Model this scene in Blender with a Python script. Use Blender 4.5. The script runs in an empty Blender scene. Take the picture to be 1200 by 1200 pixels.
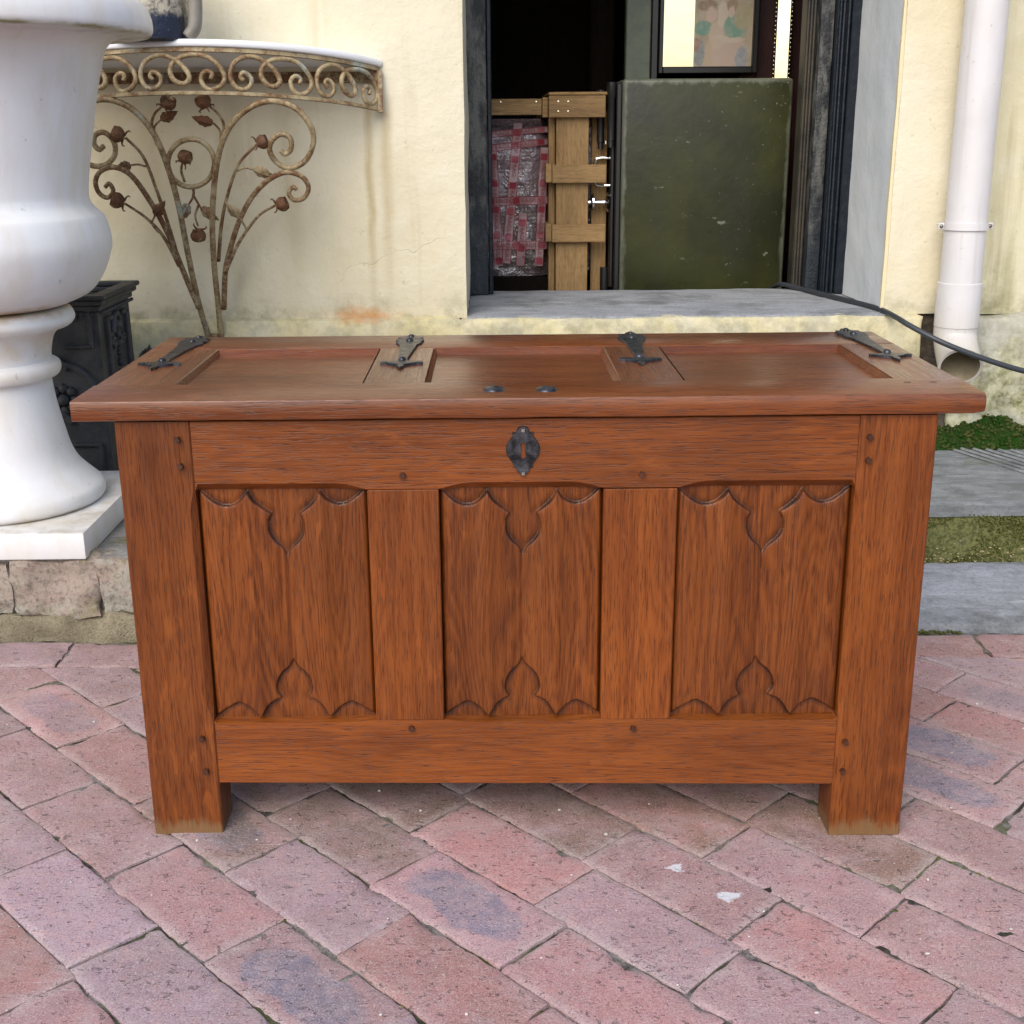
import bpy, bmesh, math, random
import numpy as np
from mathutils import Vector, Matrix, noise
random.seed(7); np.random.seed(7)
C = bpy.context.scene
COL = C.collection
PI = math.pi

# ------------------------------------------------------------------ camera, world, sun, exposure
F_PX, CAM, YAW, PITCH, ROLL = 1475.64, Vector((-0.04696, -1.78943, 1.09219)), 0.012709, 0.297663, 0.006597
def cam_axes():
    sy, cy, sp, cp = math.sin(YAW), math.cos(YAW), math.sin(PITCH), math.cos(PITCH)
    f = Vector((sy*cp, cy*cp, -sp)); r = Vector((cy, -sy, 0)); d = f.cross(r)
    c, s = math.cos(ROLL), math.sin(ROLL)
    return c*r + s*d, -s*r + c*d, f
AR, AD, AF = cam_axes()
cd = bpy.data.cameras.new('camera'); cam = bpy.data.objects.new('camera', cd); COL.objects.link(cam)
m = Matrix((AR, -AD, -AF)).transposed().to_4x4(); m.translation = CAM; cam.matrix_world = m
cd.sensor_width = 36; cd.sensor_fit = 'HORIZONTAL'; cd.lens = F_PX/1200*36; cd.clip_end = 1000; cd.clip_start = 0.05
C.camera = cam

SUN_EL, SUN_AZ = math.radians(40), math.radians(-158)      # azimuth of the light's source, from +Y clockwise
w = bpy.data.worlds.new('World'); C.world = w; w.use_nodes = True
nt = w.node_tree; nt.nodes.clear()
sky = nt.nodes.new('ShaderNodeTexSky'); sky.sky_type = 'NISHITA'; sky.sun_disc = False
sky.sun_elevation = SUN_EL; sky.sun_rotation = SUN_AZ; sky.air_density = 1.0; sky.dust_density = 1.5; sky.ozone_density = 1.2
bg = nt.nodes.new('ShaderNodeBackground'); bg.inputs[1].default_value = 0.125
ow = nt.nodes.new('ShaderNodeOutputWorld'); nt.links.new(sky.outputs[0], bg.inputs[0]); nt.links.new(bg.outputs[0], ow.inputs[0])
sl = bpy.data.lights.new('sun', 'SUN'); sl.energy = 1.5; sl.angle = math.radians(50); sl.color = (1.0, 0.94, 0.85)
so = bpy.data.objects.new('sun', sl); COL.objects.link(so)
sd = Vector((math.sin(SUN_AZ)*math.cos(SUN_EL), math.cos(SUN_AZ)*math.cos(SUN_EL), math.sin(SUN_EL)))
so.rotation_euler = (-sd).to_track_quat('-Z', 'Y').to_euler(); so.location = sd*20
C.view_settings.view_transform = 'Standard'; C.view_settings.look = 'None'
C.view_settings.exposure = 0.95; C.view_settings.gamma = 1.0; C.view_settings.use_curve_mapping = False
C.render.engine = 'CYCLES'

# ------------------------------------------------------------------ geometry helpers
def ray(u, v):
    return (AR*((u-600)/F_PX) + AD*((v-600)/F_PX) + AF)
def pix(u, v, axis, val):                    # point of the photograph on an axis plane (used once, for measuring)
    d = ray(u, v); t = (val-CAM[axis])/d[axis]; return CAM + d*t
def pix_plane(u, v, p0, n):
    d = ray(u, v); t = (p0-CAM).dot(n)/d.dot(n); return CAM + d*t

class MB:
    def __init__(s): s.v = []; s.f = []
    def add(s, v, f):
        o = len(s.v); s.v += [tuple(p) for p in v]; s.f += [tuple(i+o for i in q) for q in f]; return s
    def box(s, a, b, bev=0.0, seg=1):
        bm = bmesh.new(); bmesh.ops.create_cube(bm, size=1)
        for q in bm.verts: q.co = Vector([(a[i]+b[i])/2 + q.co[i]*(b[i]-a[i]) for i in range(3)])
        if bev > 0: bmesh.ops.bevel(bm, geom=bm.edges[:], offset=bev, segments=seg, affect='EDGES', profile=0.5)
        return s.bm(bm)
    def bm(s, bm, M=None):
        if M is not None: bmesh.ops.transform(bm, matrix=M, verts=bm.verts)
        bm.verts.index_update(); s.add([q.co.copy() for q in bm.verts], [[q.index for q in f.verts] for f in bm.faces]); bm.free(); return s
    def tube(s, pts, r, n=10, cap=True):
        pts = [Vector(p) for p in pts]; N = len(pts)
        R = r if callable(r) else (lambda t: r)
        t0 = (pts[1]-pts[0]).normalized(); up = Vector((0,0,1)) if abs(t0.z) < .9 else Vector((0,1,0))
        nv = (up - t0*up.dot(t0)).normalized(); vs = []; fs = []
        for i, p in enumerate(pts):
            t = (pts[min(i+1,N-1)]-pts[max(i-1,0)]).normalized()
            nv = (nv - t*nv.dot(t)).normalized(); b = t.cross(nv); rr = R(i/(N-1))
            for k in range(n):
                a = 2*PI*k/n; vs.append(p + nv*(math.cos(a)*rr) + b*(math.sin(a)*rr))
        for i in range(N-1):
            for k in range(n):
                fs.append((i*n+k, i*n+(k+1)%n, (i+1)*n+(k+1)%n, (i+1)*n+k))
        if cap: fs.append(tuple(range(n-1,-1,-1))); fs.append(tuple((N-1)*n+k for k in range(n)))
        return s.add(vs, fs)
    def lathe(s, prof, c=(0,0,0), n=96, a0=0, a1=2*PI):
        full = abs(a1-a0-2*PI) < 1e-6; K = n if full else n+1; vs = []; fs = []
        for r, z in prof:
            for k in range(K):
                a = a0+(a1-a0)*k/n; vs.append((c[0]+r*math.cos(a), c[1]+r*math.sin(a), c[2]+z))
        for i in range(len(prof)-1):
            for k in range(n):
                k2 = (k+1) % K; fs.append((i*K+k, i*K+k2, (i+1)*K+k2, (i+1)*K+k))
        return s.add(vs, fs)
    def prism(s, poly, h, M=None, bev=0.0):   # 2-D outline in xy, extruded 0..h in z
        bm = bmesh.new(); vv = [bm.verts.new((x, y, 0)) for x, y in poly]; f = bm.faces.new(vv)
        if f.calc_area() and f.normal.z < 0: f.normal_flip()
        bm.normal_update()
        if f.normal.z > 0: f.normal_flip()
        e = bmesh.ops.extrude_face_region(bm, geom=[f])
        tv = [g for g in e['geom'] if isinstance(g, bmesh.types.BMVert)]
        for q in tv: q.co.z += h
        if bev > 0:
            te = [g for g in e['geom'] if isinstance(g, bmesh.types.BMEdge)]
            bmesh.ops.bevel(bm, geom=te, offset=bev, segments=1, affect='EDGES')
        bmesh.ops.triangulate(bm, faces=bm.faces[:])
        return s.bm(bm, M)
    def loft(s, secs):
        n = len(secs[0]); vs = [p for q in secs for p in q]; fs = []
        for i in range(len(secs)-1):
            for k in range(n): fs.append((i*n+k, i*n+(k+1)%n, (i+1)*n+(k+1)%n, (i+1)*n+k))
        fs.append(tuple(range(n-1,-1,-1))); fs.append(tuple((len(secs)-1)*n+k for k in range(n)))
        return s.add(vs, fs)

def mk(name, g, mat, parent=None, smooth=35, fix=True):
    me = bpy.data.meshes.new(name); me.from_pydata(g.v, [], g.f)
    if fix:
        bm = bmesh.new(); bm.from_mesh(me); bmesh.ops.recalc_face_normals(bm, faces=bm.faces[:]); bm.to_mesh(me); bm.free()
    if smooth:
        for p in me.polygons: p.use_smooth = True
        me.set_sharp_from_angle(angle=math.radians(smooth))
    me.materials.append(mat); me.update()
    return link(bpy.data.objects.new(name, me), parent)
def link(o, parent=None):
    COL.objects.link(o)
    if parent is not None:
        o.parent = parent
        if parent.type == 'EMPTY': o.matrix_parent_inverse = parent.matrix_basis.inverted()
    return o
def thing(name, label, cat, loc=(0,0,0), group=None):
    o = bpy.data.objects.new(name, None); o.empty_display_size = .1; COL.objects.link(o); o.location = loc
    return tag(o, label, cat, group)
def tag(o, label, cat, group=None):
    o['label'] = label; o['category'] = cat
    if group: o['group'] = group
    return o
def structure(o, label=None): 
    o['kind'] = 'structure'
    return o
def crom(P, n=8, closed=False):
    P = [Vector(p) for p in P]; out = []
    N = len(P)
    for i in range(N-1):
        p0 = P[i-1] if i > 0 else P[0]*2-P[1]; p1 = P[i]; p2 = P[i+1]; p3 = P[i+2] if i+2 < N else P[-1]*2-P[-2]
        for k in range(n):
            t = k/n
            out.append(.5*((2*p1)+(p2-p0)*t+(2*p0-5*p1+4*p2-p3)*t*t+(3*p1-p0-3*p2+p3)*t**3))
    out.append(P[-1]); return out
def grid(nx, ny, fn):
    g = MB(); vs = [fn(i/nx, j/ny) for j in range(ny+1) for i in range(nx+1)]
    fs = [(j*(nx+1)+i, j*(nx+1)+i+1, (j+1)*(nx+1)+i+1, (j+1)*(nx+1)+i) for j in range(ny) for i in range(nx)]
    return g.add(vs, fs)
def nz(p, s=1.0, o=2): return noise.fractal(Vector(p)*s, 1.0, 2.0, o, noise_basis='PERLIN_ORIGINAL')
def rough_box(a, b, step, amp, scale, seed=0, rnd=0.0):
    # box cut into a fine grid, corners softened and faces displaced: hand-made masonry
    g = MB(); bm = bmesh.new(); bmesh.ops.create_cube(bm, size=1)
    for q in bm.verts: q.co = Vector([(a[i]+b[i])/2 + q.co[i]*(b[i]-a[i]) for i in range(3)])
    for ax in range(3):
        n = max(1, min(160, int((b[ax]-a[ax])/step)))
        for k in range(1, n):
            p = [0,0,0]; p[ax] = a[ax]+(b[ax]-a[ax])*k/n; no = [0,0,0]; no[ax] = 1
            bmesh.ops.bisect_plane(bm, geom=bm.verts[:]+bm.edges[:]+bm.faces[:], plane_co=p, plane_no=no)
    bm.normal_update()
    for q in bm.verts:
        nn = q.normal.copy(); e = sum(1 for i in range(3) if min(abs(q.co[i]-a[i]), abs(q.co[i]-b[i])) < 1e-6)
        d = nz(q.co + Vector((seed*3.1, seed, 0)), scale, 3)*amp
        q.co += nn*(d - (rnd if e > 1 else 0))
    return g.bm(bm)

# ------------------------------------------------------------------ material helpers
class NT:
    def __init__(s, name):
        s.m = bpy.data.materials.new(name); s.m.use_nodes = True; s.t = s.m.node_tree; s.t.nodes.clear()
        s.out = s.n('OutputMaterial'); s.b = s.n('BsdfPrincipled'); s.l(s.b.outputs[0], s.out.inputs[0])
        tc = s.n('TexCoord'); s.obj = tc.outputs['Object']; s.pos = s.n('NewGeometry').outputs['Position']
        oi = s.n('ObjectInfo'); s.rnd = oi.outputs['Random']; s.ocol = oi.outputs['Color']
    def n(s, t): return s.t.nodes.new('ShaderNode'+t)
    def l(s, a, b): s.t.links.new(a, b)
    def put(s, sock, v):
        if hasattr(v, 'is_linked') or isinstance(v, bpy.types.NodeSocket): s.l(v, sock)
        else: sock.default_value = v
    def mth(s, op, a, b=0.0, c=None, clamp=False):
        n = s.n('Math'); n.operation = op; n.use_clamp = clamp; s.put(n.inputs[0], a); s.put(n.inputs[1], b)
        if c is not None: s.put(n.inputs[2], c)
        return n.outputs[0]
    def vm(s, op, a, b=(0,0,0)):
        n = s.n('VectorMath'); n.operation = op; s.put(n.inputs[0], a)
        if op == 'SCALE': s.put(n.inputs['Scale'], b)
        else: s.put(n.inputs[1], b)
        return n.outputs[0]
    def mp(s, v, scale=(1,1,1), loc=(0,0,0), rot=(0,0,0)):
        n = s.n('Mapping'); s.l(v, n.inputs[0]); n.inputs['Scale'].default_value = scale; n.inputs['Location'].default_value = loc; n.inputs['Rotation'].default_value = rot
        return n.outputs[0]
    def noise(s, v, scale, detail=3, rough=.55, dist=0.0, col=False):
        n = s.n('TexNoise'); s.l(v, n.inputs['Vector']); n.inputs['Scale'].default_value = scale; n.inputs['Detail'].default_value = detail
        n.inputs['Roughness'].default_value = rough; n.inputs['Distortion'].default_value = dist
        return n.outputs['Color' if col else 'Fac']
    def vor(s, v, scale, feat='F1', rand=1.0, out='Distance'):
        n = s.n('TexVoronoi'); n.feature = feat; s.l(v, n.inputs['Vector']); n.inputs['Scale'].default_value = scale; n.inputs['Randomness'].default_value = rand
        return n.outputs[out]
    def rmp(s, v, lo, hi, a=0.0, b=1.0, smooth=False):
        n = s.n('MapRange'); s.put(n.inputs[0], v); n.inputs[1].default_value = lo; n.inputs[2].default_value = hi; n.inputs[3].default_value = a; n.inputs[4].default_value = b
        if smooth: n.interpolation_type = 'SMOOTHSTEP'
        return n.outputs[0]
    def mix(s, f, a, b, mode='MIX'):
        n = s.n('MixRGB'); n.blend_type = mode; s.put(n.inputs[0], f)
        for k, v in ((1, a), (2, b)): s.put(n.inputs[k], v if not isinstance(v, tuple) else (*v[:3], 1.0))
        return n.outputs[0]
    def sep(s, v):
        n = s.n('SeparateXYZ'); s.l(v, n.inputs[0]); return n.outputs
    def comb(s, x, y, z):
        n = s.n('CombineXYZ'); s.put(n.inputs[0], x); s.put(n.inputs[1], y); s.put(n.inputs[2], z); return n.outputs[0]
    def bump(s, h, dist, strength=1.0, prev=None):
        n = s.n('Bump'); n.inputs['Strength'].default_value = strength; n.inputs['Distance'].default_value = dist; s.l(h, n.inputs['Height'])
        if prev is not None: s.l(prev, n.inputs['Normal'])
        return n.outputs[0]
    def done(s, col, rough=.6, normal=None, metal=0.0, spec=.5, coat=0.0, coat_r=.2):
        b = s.b; s.put(b.inputs['Base Color'], (*col[:3], 1.0) if isinstance(col, tuple) else col); s.put(b.inputs['Roughness'], rough); s.put(b.inputs['Metallic'], metal)
        s.put(b.inputs['Specular IOR Level'], spec); b.inputs['Coat Weight'].default_value = coat; b.inputs['Coat Roughness'].default_value = coat_r
        if normal is not None: s.l(normal, b.inputs['Normal'])
        return s.m

def oak(name, axis, dark=(.100,.0235,.0036), mid=(.174,.0430,.0058), light=(.240,.0665,.0096), rough=.36, figure=1.0, foot=False, coat=.08, spec=.36, bv=.16):
    s = NT(name)
    off = s.vm('SCALE', s.comb(1.3, 2.1, 3.7), s.mth('MULTIPLY', s.rnd, 9.0))
    v = s.vm('ADD', s.obj, off)
    def sc(al, ac): return tuple(al if i == axis else ac for i in range(3))
    wob = s.noise(s.mp(v, sc(1.6, 4.0)), 1.0, 2, .5)
    n1 = s.noise(s.mp(v, sc(1.0, 9.0)), 1.0, 2, .4, .25*figure)
    ring = s.mth('FRACT', s.mth('MULTIPLY', n1, 30.0))
    ring = s.rmp(s.mth('ABSOLUTE', s.mth('SUBTRACT', ring, .5)), 0, .5)
    fib = s.noise(s.mp(v, sc(13, 520)), 1.0, 3, .65)
    fib2 = s.noise(s.mp(v, sc(4, 170)), 1.0, 3, .6)
    tone = s.noise(s.mp(v, sc(1.2, 20)), 1.0, 2, .5)
    pore = s.rmp(s.noise(s.mp(v, sc(34, 640)), 1.0, 1, .5), .57, .68)
    blot = s.noise(s.mp(v, sc(2.2, 5)), 1.0, 4, .6)
    g = s.mth('ADD', s.mth('MULTIPLY', ring, .10*figure), s.mth('MULTIPLY', fib, .52))
    g = s.mth('ADD', g, s.mth('MULTIPLY', fib2, .24)); g = s.mth('ADD', g, s.mth('MULTIPLY', tone, .36)); g = s.mth('SUBTRACT', g, .10*figure*.5+.06)
    c = s.mix(s.rmp(g, .28, .52), dark, mid); c = s.mix(s.rmp(g, .46, .74), c, light)
    board = s.rmp(s.mth('FRACT', s.mth('MULTIPLY', s.rnd, 7.31)), 0, 1, 1-bv, 1+bv)
    c = s.vm('SCALE', c, board)
    c = s.mix(s.rmp(blot, .42, .68, 0, .7), c, s.mix(.6, c, tuple(k*.33 for k in dark)))
    c = s.mix(s.mth('MULTIPLY', pore, .55), c, tuple(k*.3 for k in dark))
    ray_ = s.mth('MULTIPLY', s.rmp(s.noise(s.mp(v, sc(16, 75)), 1.0, 2, .5, .6), .60, .68), s.rmp(s.noise(s.vm('ADD', v, (2., 7., 4.)), 6, 2), .45, .6))
    c = s.mix(s.mth('MULTIPLY', ray_, .30), c, tuple(k*1.25 for k in light))
    # worn, dry patches and dents in the finish
    dent = s.rmp(s.noise(s.vm('ADD', v, (5., 3., 1.)), 9.0, 5, .7), .655, .71)
    c = s.mix(s.mth('MULTIPLY', dent, .6), c, dark)
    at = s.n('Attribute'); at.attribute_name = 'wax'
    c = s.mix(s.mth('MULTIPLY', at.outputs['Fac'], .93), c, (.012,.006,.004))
    r = s.rmp(fib2, .3, .7, rough-.06, rough+.12)
    if foot:
        z = s.sep(s.pos)[2]; x = s.sep(s.pos)[0]
        zz = s.mth('ADD', z, s.mth('MULTIPLY', x, .0164))
        e = s.mth('ADD', zz, s.mth('MULTIPLY', s.noise(s.mp(s.pos, (34,34,14)), 1.0, 5, .7), -.075))
        f = s.rmp(e, -.032, -.008, 1, 0, True)
        c = s.mix(s.mth('MULTIPLY', f, .7), c, (.17,.10,.04)); r = s.mth('ADD', r, s.mth('MULTIPLY', f, .4))
    h = s.mth('SUBTRACT', s.mth('ADD', s.mth('MULTIPLY', fib, .5), s.mth('MULTIPLY', fib2, .8)), s.mth('MULTIPLY', pore, .8))
    nb = s.bump(h, .0006, .55); nb = s.bump(wob, .006, .25, nb)
    return s.done(c, r, nb, spec=spec, coat=coat, coat_r=.22)

OAKX = oak('oak_x', 0); OAKZ = oak('oak_z', 2, foot=True); OAKY = oak('oak_y', 1)
OAKP = oak('oak_panel', 2, dark=(.092,.0215,.0035), mid=(.168,.0415,.0056), light=(.240,.0665,.0095), figure=1.7)
LID = dict(dark=(.088,.0220,.0060), mid=(.150,.0405,.0095), light=(.205,.061,.0150), rough=.28, coat=.36, bv=.05)
LIDX = oak('oak_lid_x', 0, **LID); LIDY = oak('oak_lid_y', 1, **LID)
LIDP = oak('oak_lid_panel', 0, dark=(.070,.0175,.0075), mid=(.108,.0275,.011), light=(.145,.040,.0155), bv=.05, rough=.28, coat=.35)
PEG = oak('oak_peg', 1, dark=(.03,.012,.006), mid=(.06,.02,.009), light=(.1,.035,.014))

def iron_black():
    s = NT('black_iron'); a = s.noise(s.obj, 60, 4, .6); b = s.noise(s.obj, 320, 2)
    c = s.mix(s.rmp(a, .4, .7), (.018,.019,.022), (.075,.078,.09))
    return s.done(c, s.rmp(a, .3, .7, .22, .45), s.bump(b, .0006, .6, s.bump(a, .002, .5)), metal=.6, spec=.5)
IRON = iron_black()

def cast_iron():
    s = NT('cast_iron'); a = s.noise(s.obj, 14, 5, .65); b = s.noise(s.obj, 160, 3, .6)
    c = s.mix(s.rmp(a, .42, .66), (.026,.026,.028), (.06,.058,.056)); c = s.mix(s.rmp(s.noise(s.obj, 30, 4, .7), .6, .72, 0, .6), c, (.075,.062,.05))
    return s.done(c, s.rmp(b, .3, .7, .5, .75), s.bump(b, .0012, .7), metal=.0, spec=.45)
CAST = cast_iron()

def painted_rust(name, rustiness):
    s = NT(name); v = s.pos
    a = s.noise(v, 26, 5, .7); b = s.noise(v, 150, 3, .65); d = s.noise(v, 8, 3, .6)
    paint = s.mix(s.rmp(a, .35, .65), (.36,.29,.165), (.22,.16,.075)); paint = s.mix(s.rmp(d, .58, .68, 0, .6), paint, (.33,.42,.40))
    rust = s.mix(s.rmp(b, .35, .65), (.055,.018,.007), (.15,.052,.016))
    k = s.mth('ADD', s.mth('MULTIPLY', a, .55), s.mth('MULTIPLY', b, .5))
    f = s.rmp(k, .54-rustiness*.22, .70-rustiness*.22, 0, .92)
    c = s.mix(f, paint, rust)
    return s.done(c, s.mth('ADD', .5, s.mth('MULTIPLY', f, .3)), s.bump(s.mth('ADD', b, s.mth('MULTIPLY', f, -.6)), .0012, .8), spec=.4)
RUST1 = painted_rust('painted_wrought_iron', .24); RUST2 = painted_rust('rusty_wrought_iron', .52); RUST3 = painted_rust('rusted_flower_iron', .95)
RUSTL = painted_rust('painted_leaf_iron', .12)

def marble(name, stain=1.0):
    s = NT(name); v = s.pos
    a = s.noise(s.mp(v, (1,1,.45)), 5, 5, .6, .4); vein = s.mth('ABSOLUTE', s.mth('SUBTRACT', s.noise(v, 3.1, 6, .62, .8), .5))
    c = s.mix(s.rmp(a, .35, .7), (.70,.71,.73), (.67,.665,.65))
    c = s.mix(s.rmp(vein, 0, .02, .06, 0), c, (.42,.42,.43))
    st = s.rmp(s.noise(s.mp(v, (9,9,1.6)), 1.0, 4, .6), .50, .78, 0, .6*stain)
    c = s.mix(st, c, (.55,.47,.33))
    z = s.sep(v)[2]
    def band(z0, w, col, amt, sc=22):
        nonlocal c
        d = s.mth('ADD', s.mth('SUBTRACT', z, z0), s.mth('MULTIPLY', s.mth('SUBTRACT', s.noise(v, sc, 4, .65), .5), w*1.6))
        f = s.mth('MULTIPLY', s.rmp(s.mth('ABSOLUTE', d), 0, w, 1, 0, True), amt)
        f = s.mth('MULTIPLY', f, s.rmp(s.noise(s.vm('ADD', v, (3., 1., 2.)), 13, 3), .38, .6, .25, 1))
        c = s.mix(f, c, col)
    if stain:
        band(1.283, .007, (.20,.19,.07), .95); band(.712, .022, (.46,.30,.13), .85); band(.64, .06, (.55,.42,.25), .55)
        band(.572, .03, (.58,.48,.33), .4); band(.268, .008, (.33,.27,.17), .7)
    pit = s.rmp(s.noise(v, 38, 2, .5), .73, .76)
    c = s.mix(s.mth('MULTIPLY', pit, .35), c, (.25,.24,.22))
    return s.done(c, .42, s.bump(s.noise(v, 90, 3), .0006, .5, s.bump(a, .004, .25)), spec=.4)
MARBLE = marble('white_marble'); MARBLE2 = marble('white_marble_top', 0)

def plaster(name, base=(.60,.53,.365), alt=(.64,.59,.45), green=0.0, orange=False, grey=0.0):
    s = NT(name); v = s.pos; x, y, z = s.sep(v)
    a = s.noise(v, 1.7, 5, .6); b = s.noise(v, 9, 5, .65); f = s.noise(v, 70, 4, .6)
    c = s.mix(s.rmp(a, .35, .68), base, alt)
    c = s.mix(s.rmp(b, .52, .74, 0, .4), c, (.70,.665,.55))
    # rain streaks running down the paint
    st = s.noise(s.mp(v, (11, 11, .5)), 1.0, 4, .6, .15)
    st = s.mth('MULTIPLY', s.rmp(st, .56, .76), s.rmp(s.noise(v, 2.6, 2), .35, .62))
    c = s.mix(s.mth('MULTIPLY', st, .75), c, (.37,.29,.135))
    # two rust runs under the bracket ends
    for x0, w0, amt in ((-.395, .020, .75), (-.345, .026, .5), (-.62, .05, .28), (-1.0, .06, .3)):
        d = s.mth('ABSOLUTE', s.mth('ADD', s.mth('SUBTRACT', x, x0), s.mth('MULTIPLY', s.mth('SUBTRACT', s.noise(s.mp(v, (3,3,7)), 1.0, 2), .5), .03)))
        k = s.mth('MULTIPLY', s.rmp(d, 0, w0, 1, 0, True), s.mth('MULTIPLY', s.rmp(z, 1.12, 1.20, 1, 0), s.rmp(z, .62, .85, .25, 1)))
        c = s.mix(s.mth('MULTIPLY', s.mth('MULTIPLY', k, amt), s.rmp(s.noise(s.mp(v, (30,30,3)), 1.0, 3), .3, .6, .45, 1)), c, (.36,.27,.115))
    # dirt on the foot of the wall
    dz = s.mth('ADD', z, s.mth('MULTIPLY', s.mth('SUBTRACT', s.noise(s.mp(v, (6,6,10)), 1.0, 5, .65), .5), .2))
    k = s.mth('MULTIPLY', s.rmp(dz, .54, .64, 1, 0, True), s.rmp(s.noise(v, 16, 5, .7), .42, .62, .1, 1))
    c = s.mix(s.mth('MULTIPLY', k, .75), c, (.29,.265,.165))
    if orange:
        d = s.vm('MULTIPLY', s.vm('SUBTRACT', v, (-.43, 1.86, .565)), (1/.14, 0, 1/.04)); L = s.n('VectorMath'); L.operation = 'LENGTH'; s.l(d, L.inputs[0])
        k = s.mth('SUBTRACT', s.rmp(L.outputs['Value'], 0, 1.2, 1, 0, True), s.rmp(s.noise(v, 30, 4, .7), .4, .7, 0, .75), clamp=True)
        c = s.mix(s.mth('MULTIPLY', k, .8), c, (.52,.24,.07))
    if green:
        e = s.mth('ADD', z, s.mth('MULTIPLY', s.mth('SUBTRACT', s.noise(s.mp(v, (7,7,2.2)), 1.0, 5, .7), .5), .55))
        k = s.mth('MULTIPLY', s.rmp(e, .34, .74, 1, .0, True), s.rmp(s.noise(v, 20, 5, .72), .40, .62))
        k2 = s.mth('MULTIPLY', s.rmp(s.noise(s.mp(v, (13,13,1.0)), 1.0, 4, .65), .50, .68), s.rmp(z, 1.5, .7, .3, 1))
        c = s.mix(s.mth('MULTIPLY', k2, .6*green), c, (.30,.27,.13))
        c = s.mix(s.mth('MULTIPLY', k, .88*green), c, s.mix(s.rmp(f, .4, .6), (.085,.085,.022), (.19,.19,.075)))
    if grey: c = s.mix(s.rmp(s.noise(v, 7, 4, .65), .42, .6, 0, grey), c, (.40,.39,.37))
    # hairline cracks
    vd = s.vm('ADD', v, s.vm('SCALE', s.vm('SUBTRACT', s.noise(v, 6, 3, .6, col=True), (.5,.5,.5)), .22))
    cr = s.vor(vd, 1.15, 'DISTANCE_TO_EDGE'); ck = s.mth('MULTIPLY', s.rmp(cr, 0, .0022, 1, 0), s.rmp(s.noise(v, 1.9, 2), .54, .62))
    c = s.mix(s.mth('MULTIPLY', ck, .25), c, (.20,.16,.10))
    pit = s.rmp(s.noise(s.vm('ADD', v, (7., 0, 2.)), 46, 2), .70, .76)
    c = s.mix(s.mth('MULTIPLY', pit, .3), c, (.3,.25,.17))
    nb = s.bump(f, .0024, .65); nb = s.bump(b, .012, .5, nb); nb = s.bump(s.mth('SUBTRACT', 1.0, ck), .002, .6, nb)
    return s.done(c, .82, nb, spec=.25)
WALL = plaster('cream_plaster', orange=True); WALLG = plaster('mossy_plaster', base=(.60,.55,.36), alt=(.62,.58,.42), green=1.0)
PLINTHM = plaster('flaking_plinth_plaster', base=(.60,.52,.28), alt=(.66,.59,.38), grey=.25, orange=True)
PLINTHG = plaster('mossy_plinth_plaster', base=(.55,.52,.34), alt=(.56,.54,.40), green=1.15, grey=.5)

def reveal_paint():
    s = NT('grey_blue_reveal_paint'); v = s.pos; x, y, z = s.sep(v)
    a = s.noise(v, 5, 4, .6); c = s.mix(s.rmp(a, .35, .7), (.58,.60,.60), (.64,.655,.64))
    e = s.mth('ADD', y, s.mth('MULTIPLY', s.mth('SUBTRACT', s.noise(s.mp(v, (1,1,14)), 1.0, 4, .6), .5), .02))
    c = s.mix(s.rmp(e, 1.899, 1.904, 1, 0), c, (.64,.56,.36))
    return s.done(c, .75, s.bump(s.noise(v, 30, 4, .6), .004, .5), spec=.25)
REVEAL = reveal_paint()

def concrete(name, base=(.34,.35,.37), alt=(.25,.255,.265), green=0.0, groove=None, scale=1.0):
    s = NT(name); v = s.pos
    a = s.noise(s.mp(v, (1,2.6,2.6)), 6*scale, 5, .65); b = s.noise(v, 120, 3, .65); w_ = s.noise(s.mp(v, (9, 50, 50)), 1.0, 4, .68)
    c = s.mix(s.rmp(a, .38, .66), base, alt); c = s.mix(s.rmp(w_, .52, .68, 0, .5), c, tuple(k*1.3 for k in base)); c = s.mix(s.rmp(b, .5, .7, 0, .5), c, (.11,.11,.11))
    sp = s.rmp(s.vor(v, 55), .0, .09, 1, 0); c = s.mix(s.mth('MULTIPLY', sp, s.rmp(s.noise(v, 9), .52, .6, 0, .7)), c, (.62,.62,.62))
    dk = s.rmp(s.noise(s.vm('ADD', v, (8.,3.,1.)), 5, 6, .72), .48, .68, 0, .75); c = s.mix(dk, c, (.085,.088,.080))
    if green:
        k = s.rmp(s.noise(v, 8, 5, .7), .62-.3*green, .80-.3*green)
        c = s.mix(s.mth('MULTIPLY', k, .92), c, s.mix(s.rmp(b, .4, .6), (.055,.062,.014), (.15,.15,.05)))
    h = s.mth('ADD', b, s.mth('MULTIPLY', w_, 1.4))
    return s.done(c, .85, s.bump(h, .0022, .6), spec=.25)
CONC = concrete('step_concrete', (.23,.24,.245), (.13,.14,.14), green=.16); SLAB = concrete('slab_concrete', (.34,.35,.38), (.255,.265,.285)); SILL = concrete('sill_stone', (.33,.34,.355), (.245,.25,.26))
RISER = concrete('mossy_riser', (.20,.19,.13), (.15,.145,.085), green=1.35); PLAT = concrete('platform_concrete', (.30,.29,.27), (.22,.21,.20), green=.2)

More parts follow.
